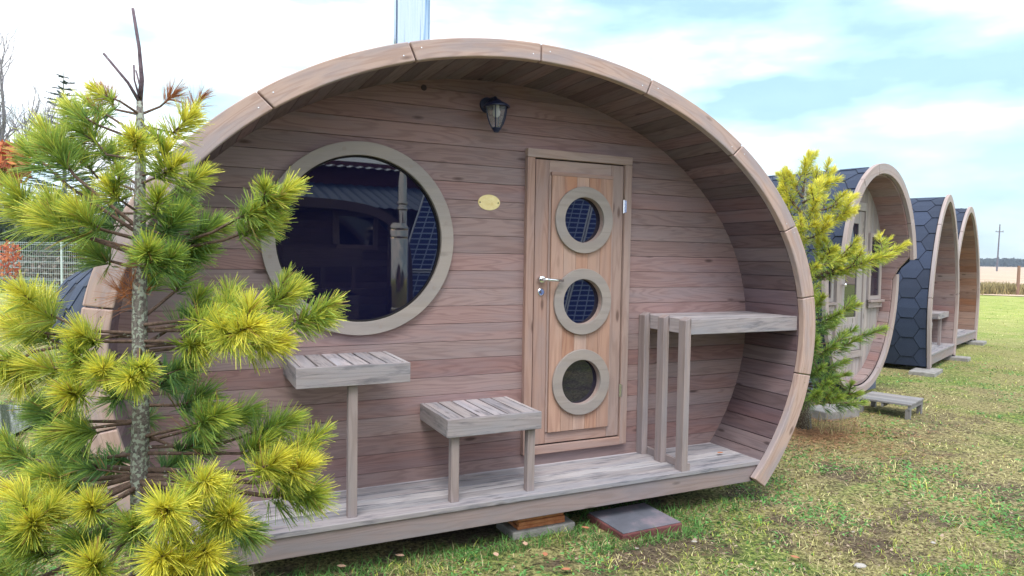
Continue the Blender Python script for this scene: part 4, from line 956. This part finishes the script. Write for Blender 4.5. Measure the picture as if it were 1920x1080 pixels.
for px, py, lab, k in LP:
    c = ongr(px, py, .03) if 'deck' not in lab or 'right end' not in lab else Vector((3.42, -.30, -.068))
    a = random.uniform(0, 6.28); m_ = MB(); s_ = .026
    def q_(u, v): return c+Vector((math.cos(a)*u-math.sin(a)*v, math.sin(a)*u+math.cos(a)*v, .25*abs(v)+abs(u)*.15))*s_
    pts = [q_(-1, 0), q_(-.4, .5), q_(.3, .55), q_(1.1, 0), q_(.3, -.55), q_(-.4, -.5)]
    m_.v += pts+[p+Vector((0, 0, -.001)) for p in pts]; m_.face((0, 1, 2, 3), [(0, 0)]*4); m_.face((0, 3, 4, 5), [(0, 0)]*4); m_.face((9, 8, 7, 6), [(0, 0)]*4); m_.face((11, 10, 9, 6), [(0, 0)]*4)
    tag(m_.build('fallen_leaf', lf2 if k else lfm), lab, 'leaf', 'fallen leaves on the lawn and deck')

# ================================================================ FAR RIGHT
hr = np.random.default_rng(4); n = 16000; t = hr.random(n); bx = 24+(50-24)*t; by = 34.5+(6.5-34.5)*t
pA2 = at(1700, 555, 40); pB2 = at(1990, 551, 40)
def hedge(n, c, hmax, seed):
    rg = np.random.default_rng(seed); t = rg.random(n); u = rg.normal(0, .7, n); A = np.array([pA2.x, pA2.y]); B = np.array([pB2.x, pB2.y]); d = (B-A)/np.linalg.norm(B-A); nn = np.array([d[1], -d[0]])
    xy = A+(B-A)*t[:, None]+nn*u[:, None]; lump = .35+.9*fbm(t*14, t*0, seed); h = hmax*lump*rg.uniform(.3, 1, n)
    az = rg.uniform(0, 6.28, n); s_ = .03; o = np.stack([xy[:, 0], xy[:, 1], np.full(n, G)], 1); sd = np.stack([np.cos(az)*s_, np.sin(az)*s_, 0*az], 1)
    tip = o+np.stack([rg.normal(0, .12, n), rg.normal(0, .12, n), h], 1); P = np.stack([o-sd, o+sd, tip+sd*.3, tip-sd*.3], 1).reshape(-1, 3)
    return P, np.arange(n*4).reshape(n, 4), np.repeat(np.array(c)*rg.uniform(.5, 1.4, (n, 1)), 4, 0)
a1 = hedge(14000, (.42, .34, .17), .75, 5); a2 = hedge(7000, (.16, .14, .07), .6, 6)
tag(raw('rough_grass_strip', np.concatenate([a1[0], a2[0]]), np.concatenate([a1[1], a2[1]+len(a1[0])]), M['grass'], np.concatenate([a1[2], a2[2]])), 'dry rough grass strip between the lawn and the stubble field', 'grass', kind='stuff')
fpst = MB(); b = at(1908, 553, 38); b.z = G; fpst.tube([b, b+Vector((0, 0, .9)), b+Vector((.01, 0, 1.62))], [.085, .08, .075], 8)
tag(fpst.build('fence_post', M['brown']), 'single weathered wooden post at the edge of the stubble field', 'post')
up = empty('utility_pole', 'distant wooden utility pole with one crossarm in the field', 'pole', (*at(1869, 507, 170).xy, G))
def upp(v): return v
pm = MB(); pm.tube([(0, 0, 0), (.25, -.1, 11.6)], [.2, .13], 8); pm.build('pole_shaft', plain('pole_grey', (.13, .12, .15), .9), up)
ca = MB(); rdir = Vector((cr.x, cr.y, 0)).normalized(); c = Vector((.22, -.1, 9.8)); ca.tube([c-rdir*.95, c+rdir*.95], .1, 6)
ca.build('crossarm', plain('arm_grey', (.13, .12, .15), .9), up)
for s_ in (-.85, .85, 0):
    iz = MB(); q = c+rdir*s_; iz.tube([q, q+Vector((0, 0, .35))], .06, 6); iz.build('insulator', plain('insulator', (.15, .15, .2), .6), up)
# far wood
def farwood(name, label, az0, az1, dist, h, seed, n=5000, cc=(.055, .065, .05)):
    rg = np.random.default_rng(seed); a = rg.uniform(az0, az1, n); r = dist+rg.uniform(0, 60, n); hh = h*(.75+.4*fbm(a*60, a*0, seed)+.1*rg.random(n)+.25*(fbm(a*17, a*0+3, seed) > .68))
    z = rg.random(n)**.6*hh; x = CAM.x+r*np.sin(a); y = CAM.y+r*np.cos(a); s_ = rg.uniform(1.0, 2.6, n); P = []
    o = np.stack([x, y, G+z], 1); u1 = rg.normal(0, 1, (n, 3)); u1 /= np.linalg.norm(u1, axis=1)[:, None]; u2 = np.cross(u1, rg.normal(0, 1, (n, 3))); u2 /= np.linalg.norm(u2, axis=1)[:, None]
    s_ = s_[:, None]; P = np.stack([o-u1*s_, o+u2*s_, o+u1*s_, o-u2*s_], 1).reshape(-1, 3)
    return tag(raw(name, P, np.arange(n*4).reshape(n, 4), M['grass'], np.repeat(np.array(cc)*rg.uniform(.6, 1.4, (n, 1)), 4, 0)), label, 'trees', kind='stuff')
farwood('distant_wood', 'distant dark wood along the horizon beyond the field', YAW+.45, YAW+.85, 620, 5.4, 3)

# ================================================================ FAR LEFT
# wire mesh fence
fdep = 26.0; fA = at(-160, 549, fdep+2.5); fB = at(330, 551, fdep-1.5); fA.z = G; fB.z = G; fdv = (fB-fA); FL = fdv.length; fdv.normalize()
fen = empty('wire_mesh_fence', 'pale welded wire mesh fence with steel posts behind the foreground pine', 'fence', fA)
npan = max(int(FL/2.5), 3); pwid = FL/npan; FH = 1.95
wire = plain('galvanised_wire', (.50, .57, .60), .5, .3)
for k in range(npan+1):
    p = MB(); c = fdv*(pwid*k); p.tube([c, c+Vector((0, 0, FH))], .035, 8); p.build('post', M['steelpost'], fen)
for k in range(npan):
    p = MB(); s0 = fdv*(pwid*k)
    for i in range(1, int(pwid/.10)): c = s0+fdv*(.10*i); p.tube([c+Vector((0, 0, .05)), c+Vector((0, 0, FH))], .0045, 3, cap=False)
    for z in (.08, .28, .5, .55, .75, .95, 1.15, 1.2, 1.4, 1.6, 1.85, 1.92):
        p.tube([s0+Vector((0, 0, z)), s0+fdv*pwid+Vector((0, 0, z))], .008, 3, cap=False)
    p.build('mesh_panel', wire, fen)
def leafcloud(n, c, rx, ry, rz, size, cols, seed, lump=0.0):
    rg = np.random.default_rng(seed); u = rg.normal(0, 1, (n, 3)); u /= np.linalg.norm(u, axis=1)[:, None]; r = rg.random(n)**.45
    if lump: r = r*(1-lump+lump*2*fbm(u[:, 0]*3+5, u[:, 2]*3+u[:, 1]*2, seed))
    o = np.array(c)+u*r[:, None]*np.array([rx, ry, rz]); a = rg.normal(0, 1, (n, 3)); a /= np.linalg.norm(a, axis=1)[:, None]; b = np.cross(a, rg.normal(0, 1, (n, 3))); b /= np.linalg.norm(b, axis=1)[:, None]
    s_ = (size*rg.uniform(.6, 1.4, n))[:, None]; P = np.stack([o-a*s_, o+b*s_*.5, o+a*s_, o-b*s_*.5], 1).reshape(-1, 3)
    col = np.array(cols)[rg.integers(0, len(cols), n)]*rg.uniform(.6, 1.35, (n, 1)); return P, np.arange(n*4).reshape(n, 4), np.repeat(col, 4, 0)
# shrubs behind the fence
def shrub(name, label, px, py, d, rx, rz, cols, seed, n=3500, size=.09, cat='shrub', group=None, ry=None):
    c = at(px, py, d); root = empty(name, label, cat, (c.x, c.y, G), group=group); V, F, Cc = leafcloud(n, (0, 0, c.z-G), rx, ry or rx, rz, size, cols, seed, .5)
    raw('foliage', V, F, M['grass'], Cc, root); s = MB()
    rg = random.Random(seed)
    for k in range(5): s.tube([(rg.uniform(-.2, .2)*rx, rg.uniform(-.2, .2)*rx, -.05), (rg.uniform(-.6, .6)*rx, rg.uniform(-.4, .4)*rx, (c.z-G)+rz*.3)], [.05, .015], 5)
    s.build('stem', M['twig'], root); return root
BR = [(.20, .15, .13), (.27, .20, .18), (.14, .12, .10), (.30, .26, .24)]; GRN = [(.05, .08, .035), (.08, .12, .05), (.04, .06, .04)]
shrub('bramble_shrub', 'tangled grey brown bramble behind the mesh fence at the far left', 10, 515, 30, 2.6, 1.3, BR, 1)
shrub('bramble_shrub', 'grey brown bramble behind the mesh fence right of its steel post', 130, 520, 31, 2.4, 1.2, BR, 2)
shrub('evergreen_bush', 'dark green bush behind the upper half of the mesh fence', 60, 455, 34, 3.6, 1.8, GRN, 3, 5000, .14)
shrub('evergreen_bush', 'dark green bush hidden by the pine, left of the cabin rim', 230, 450, 33, 4, 2.2, GRN, 4, 6000, .14)
shrub('evergreen_bush', 'low green weeds at the foot of the mesh fence', 40, 538, 27.4, 1.4, .45, [(.16, .26, .08), (.28, .34, .12)], 5, 1500, .06)
# orange leaved sapling in front of the fence
sap = empty('orange_sapling', 'small sapling with rusty orange leaves in front of the mesh fence', 'sapling', (*at(14, 560, 23).xy, G))
V, F, Cc = leafcloud(260, (.05, 0, 1.25), .38, .38, .75, .075, [(.50, .13, .08), (.60, .22, .12)], 6); raw('foliage', V, F, M['grass'], Cc, sap)
s = MB(); s.tube([(0, 0, 0), (.05, 0, .8), (.05, 0, 1.9)], [.03, .02, .008], 6); s.build('trunk', M['pallet'], sap)
# amber tree crown at the left edge
amb = empty('amber_tree', 'amber orange leaved tree at the left edge behind the pine', 'tree', (*at(-20, 560, 13).xy, G))
c = at(-8, 305, 13)-amb.location; V, F, Cc = leafcloud(1500, tuple(c), .52, .52, .42, .085, [(.62, .20, .09), (.75, .32, .15), (.5, .16, .09)], 8, .4); raw('crown', V, F, M['grass'], Cc, amb)
s = MB(); s.tube([(0, 0, -.05), (.05, 0, 1.5), tuple(c)], [.07, .05, .02], 7); s.build('trunk', M['pallet'], amb)
# bare deciduous tree & conifer silhouettes
def bare_tree(name, label, px, py_top, d, spread, seed, cat='tree'):
    b = at(px, 560, d); top_ = at(px, py_top, d); root = empty(name, label, cat, (b.x, b.y, G)); H = top_.z-G; rg = random.Random(seed)
    trunk = MB(); trunk.tube([(0, 0, -.1), (0, 0, H*.45), (0.1, 0, H*.8)], [H*.022, H*.014, H*.004], 7); cw = MB()
    def grow(p, dr, ln, r, lv):
        e = p+dr*ln; mdp = p+dr*ln*.5+Vector((rg.uniform(-1, 1), rg.uniform(-1, 1), rg.uniform(-.3, .6)))*ln*.07
        cw.tube([p, mdp, e], [r, r*.8, r*.55], 4 if lv > 1 else 5, cap=False)
        if lv >= 4: return
        for k in range(rg.choice((3, 4)) if lv else 4):
            t = rg.uniform(.35, 1); q = p+dr*ln*t; nd = (dr+Vector((rg.uniform(-1, 1), rg.uniform(-1, 1), rg.uniform(-.2, .9)))*spread).normalized(); grow(q, nd, ln*rg.uniform(.5, .72), r*.5, lv+1)
    for k in range(6): grow(Vector((0, 0, H*rg.uniform(.25, .55))), Vector((rg.uniform(-1, 1)*.8, rg.uniform(-1, 1)*.8, 1)).normalized(), H*.28, H*.009, 0)
    m_ = plain('grey_bark', (.24, .22, .25), .9); trunk.build('trunk', m_, root); cw.build('crown', m_, root)
bare_tree('bare_tree', 'leafless deciduous tree at the left edge of the sky', 0, 95, 44, .75, 3)
bare_tree('bare_tree', 'leafless tree low behind the middle of the foreground pine', 215, 265, 50, .75, 8)
con = empty('spruce_tree', 'thin grey spruce top against the sky left of the foreground pine', 'tree', (*at(124, 560, 48).xy, G))
H = at(124, 138, 48).z-G; s = MB(); s.tube([(0, 0, -.1), (0, 0, H)], [.22, .02], 7); s.build('trunk', M['bark'], con); cn = MB(); rg = random.Random(5)
z = 3.0
while z < H-.1:
    k_ = (H-z)/H; ln = .35+k_*5.2
    for j in range(7):
        a = rg.uniform(0, 6.28); l_ = ln*rg.uniform(.6, 1.05); p0 = Vector((0, 0, z)); e_ = p0+Vector((math.cos(a)*l_, math.sin(a)*l_, l_*.25-.1))
        cn.tube([p0, e_], [.035, .012], 3, cap=False)
        for q in range(7):
            t = .2+.8*q/6; c0_ = p0+(e_-p0)*t; sdv = Vector((-math.sin(a), math.cos(a), 0)); w2 = l_*.20*(1.15-t*.7)
            for sg in (-1, 1): cn.tube([c0_, c0_+sdv*sg*w2+Vector((0, 0, -.10*w2))+(e_-p0).normalized()*w2*.7], [.05, .015], 3, cap=False)
    z += .42
cn.build('crown', plain('spruce_green', (.07, .10, .10), .9), con)
# dark roofed shed far left
shd = empty('farm_shed', 'low dark shed behind the mesh fence at the left edge', 'shed', (*at(-60, 520, 42).xy, G), -YAW)
c = MB(); c.box(-4, 4.6, -3, 3, 0, 2.6); c.build('wall', plain('shed_wall', (.12, .11, .14), .9), shd)
c = MB(); c.hexa([(-4.3, -3.3, 2.6), (4.9, -3.3, 2.6), (4.9, 3.3, 2.6), (-4.3, 3.3, 2.6), (-4.3, -.05, 3.9), (4.9, -.05, 3.9), (4.9, .05, 3.9), (-4.3, .05, 3.9)], 0); c.build('roof', plain('shed_roof', (.045, .055, .10), .8), shd)
farwood('distant_trees', 'far tree line behind the fence on the left side', YAW-1.0, YAW-.25, 160, 7, 8, 3000, (.10, .11, .09))

# ================================================================ ACROSS THE YARD (what the panes mirror)
def ref_cabin():
    rt = empty('square_barrel_cabin', 'rounded wooden cabin across the yard, mirrored in the large round window', 'cabin', (0, -6.0, G))
    PX0, PX1 = -2.6, 2.95
    pr_out = Prof(2.85, 1.95, 2.3, .10-G, 6, 0, cx=.2); pr_in = Prof(2.74, 1.85, 2.2, .10-G, 6, 0, cx=.2)
    w_ = MB(); z = .15
    while z < 2.25:
        za, zb = z+.002, z+.108; x1_, x2_ = pr_in.xr(za), pr_in.xr(min(zb, 2.28)); w_.ngon_prism([(.2-x1_, za), (.2+x1_, za), (.2+x2_, zb), (.2-x2_, zb)], -.03, 0); z += .11
    w_.build('wall', M['vault'], rt)
    a_ = MB(); rows = []
    for v in np.linspace(0, pr_out.len, 70):
        x, z = pr_out.p(v); x2, z2 = pr_out.off(v, -.13); rows.append([(x, .35, z), (x2, .35, z2), (x2, .30, z2), (x, .30, z)])
    a_.grid(rows, close=True); a_.build('rim', M['vault'], rt)
    r_ = MB(); r_.grid([[(*pr_out.p(v)[:1], yv, pr_out.p(v)[1]) for v in np.linspace(0, pr_out.len, 60)] for yv in (.32, -2.6)]); r_.build('roof', M['shingle'], rt)
    f = MB(); zo = -G
    q = [(2.04, 1.86), (2.60, 1.88), (2.59, 1.41), (2.10, 1.40)]
    f.hexa([(1.99, .001, 1.37+zo), (2.62, .001, 1.37+zo), (2.62, .04, 1.37+zo), (1.99, .04, 1.37+zo), (2.03, .001, 1.44+zo), (2.60, .001, 1.44+zo), (2.60, .04, 1.44+zo), (2.03, .04, 1.44+zo)], 0)
    f.box(1.96, 2.62, .001, .04, 1.83+zo, 1.90+zo, 0); f.box(1.97, 2.05, .001, .038, 1.441+zo, 1.829+zo, 2); f.box(2.54, 2.61, .001, .038, 1.441+zo, 1.829+zo, 2)
    wf = f.build('window', M['clad'], rt); g_ = MB(); g_.box(2.05, 2.54, .002, .012, 1.44+zo, 1.83+zo); g_.build('pane', M['glass'], wf)
    b_ = MB(); b_.box(1.2, 2.25, .55, .60, 1.12+zo, 1.38+zo, 0); b_.box(1.2, 2.3, .35, .8, .78+zo, .82+zo, 0)
    for x in (1.3, 1.7, 2.1): b_.box(x, x+.05, .56, .60, .82+zo, 1.12+zo, 2)
    b_.box(1.0, 2.15, .3, .85, .05+zo, .74+zo, 0)
    b_.build('bench', M['vault'], rt)
    return rt
ref_cabin()
def corr(name, parent, x0, x1, y, z0, z1, y2, m):
    c = MB(); xs = np.arange(x0, x1, .06); rows = [[(x, yv, zv+.018*math.sin(x*2*math.pi/.24)) for x in xs] for yv, zv in ((y, z0), (y2, z1))]; c.grid(rows); return c.build(name, m, parent)
hall = empty('metal_hall', 'tall dark red hall with corrugated roofs, mirrored in the large round window', 'building', (0, -12.0, G))
zo = -G
c = MB(); c.box(-9, 13, -6, -1.6, 0, 3.62+zo); c.build('wall', plain('hall_red', (.09, .02, .035), .7), hall)
corr('lean_to_roof', hall, -9, 6.4, 1.2, 2.30+zo, 3.05+zo, -1.58, plain('blue_grey_sheet', (.05, .09, .17), .5))
corr('roof', hall, -9.5, 13.5, -1.3, 3.45+zo, 4.6+zo, -7, plain('white_sheet', (.7, .75, .8), .5))
c = MB(); c.box(-9, 6.2, -1.0, -.9, 0, 2.4+zo); c.build('lean_to_wall', plain('lean_dark', (.05, .05, .07), .8), hall)
# flue of an outdoor stove
st_ = empty('stove_flue', 'shiny stainless steel flue across the yard, mirrored in the large round window', 'flue', (2.72, -5.3, G))
c = MB(); c.lathe([(.0001, 0), (.145, 0), (.145, 1.68+.36), (.10, 1.72+.36), (.10, 1.73+.36)], (0, 0, 0), 'z', 32)
for z in (.55, 1.55, 1.66): c.lathe([(.15, z+.36-.02), (.155, z+.36), (.15, z+.36+.02)], (0, 0, 0), 'z', 32)
c.build('stove_body', M['flue'], st_, smooth=True)
c = MB(); c.lathe([(.062, 2.0), (.062, 2.62), (.02, 3.0), (.0001, 3.0)], (.06, 0, 0), 'z', 24)
for z in (2.28, 2.36): c.lathe([(.07, z-.02), (.075, z), (.07, z+.02)], (.06, 0, 0), 'z', 24)
c.build('flue_pipe', M['flue'], st_, smooth=True)
# leaning solar array
def solar():
    rt = empty('solar_array', 'leaning rows of dark blue solar panels across the yard, mirrored in the door portholes', 'solar panels', (0, -6.0, G))
    m, t, b = mat('solar_cells'); tc = N(t, 'ShaderNodeTexCoord'); br = N(t, 'ShaderNodeTexBrick', offset=0.0, squash=1.0)
    uv = N(t, 'ShaderNodeUVMap'); L(t, uv.outputs[0], br.inputs['Vector']); br.inputs['Scale'].default_value = 1; br.inputs['Mortar Size'].default_value = .010; br.inputs['Brick Width'].default_value = .17; br.inputs['Row Height'].default_value = .085; br.inputs['Bias'].default_value = 0
    br.inputs['Color1'].default_value = (.03, .055, .25, 1); br.inputs['Color2'].default_value = (.04, .07, .28, 1); br.inputs['Mortar'].default_value = (.42, .5, .75, 1)
    L(t, br.outputs['Color'], b.inputs['Base Color']); b.inputs['Roughness'].default_value = .25
    alu = plain('aluminium_frame', (.75, .78, .85), .35, .4)
    def W(s_, h): return Vector((2.46+s_+.42*h-.02*h, .0-.25*h, -.02+h*1.0))  # leans to the right and back
    zo = -G-.1
    for k in range(4):
        s0 = k*1.05; 
        for j in range(2):
            h0, h1 = j*1.42+.02, (j+1)*1.42-.02; g_ = MB(); cs = [W(s0+.02, h0), W(s0+1.02, h0), W(s0+1.02, h1), W(s0+.02, h1)]
            g_.v += cs+[q-Vector((0, .03, 0)) for q in cs]; g_.face((0, 1, 2, 3), [(0, 0), (1, 0), (1, 1.4), (0, 1.4)]); g_.face((7, 6, 5, 4), [(0, 0)]*4)
            for i in range(4): jn = (i+1) % 4; g_.face((i, i+4, jn+4, jn), [(0, 0)]*4)
            po = g_.build('panel', m, rt); po.location = (0, 0, zo*.0)
            f = MB()
            for i in range(4): f.tube([cs[i]+Vector((0, .01, 0)), cs[(i+1) % 4]+Vector((0, .01, 0))], .014, 4)
            f.build('frame', alu, po)
    return rt
solar()

# ================================================================ AIR
hz = MB(); hz.box(-1500, 1500, -1500, 1500, G-4, 60); m, t, b = mat('haze'); t.nodes.remove(b)
pv = N(t, 'ShaderNodeVolumePrincipled'); pv.inputs['Color'].default_value = (.70, .80, 1, 1); pv.inputs['Density'].default_value = .0006; pv.inputs['Anisotropy'].default_value = .2
L(t, pv.outputs[0], t.nodes['Material Output'].inputs['Volume']); tag(hz.build('haze', m), kind='stuff')
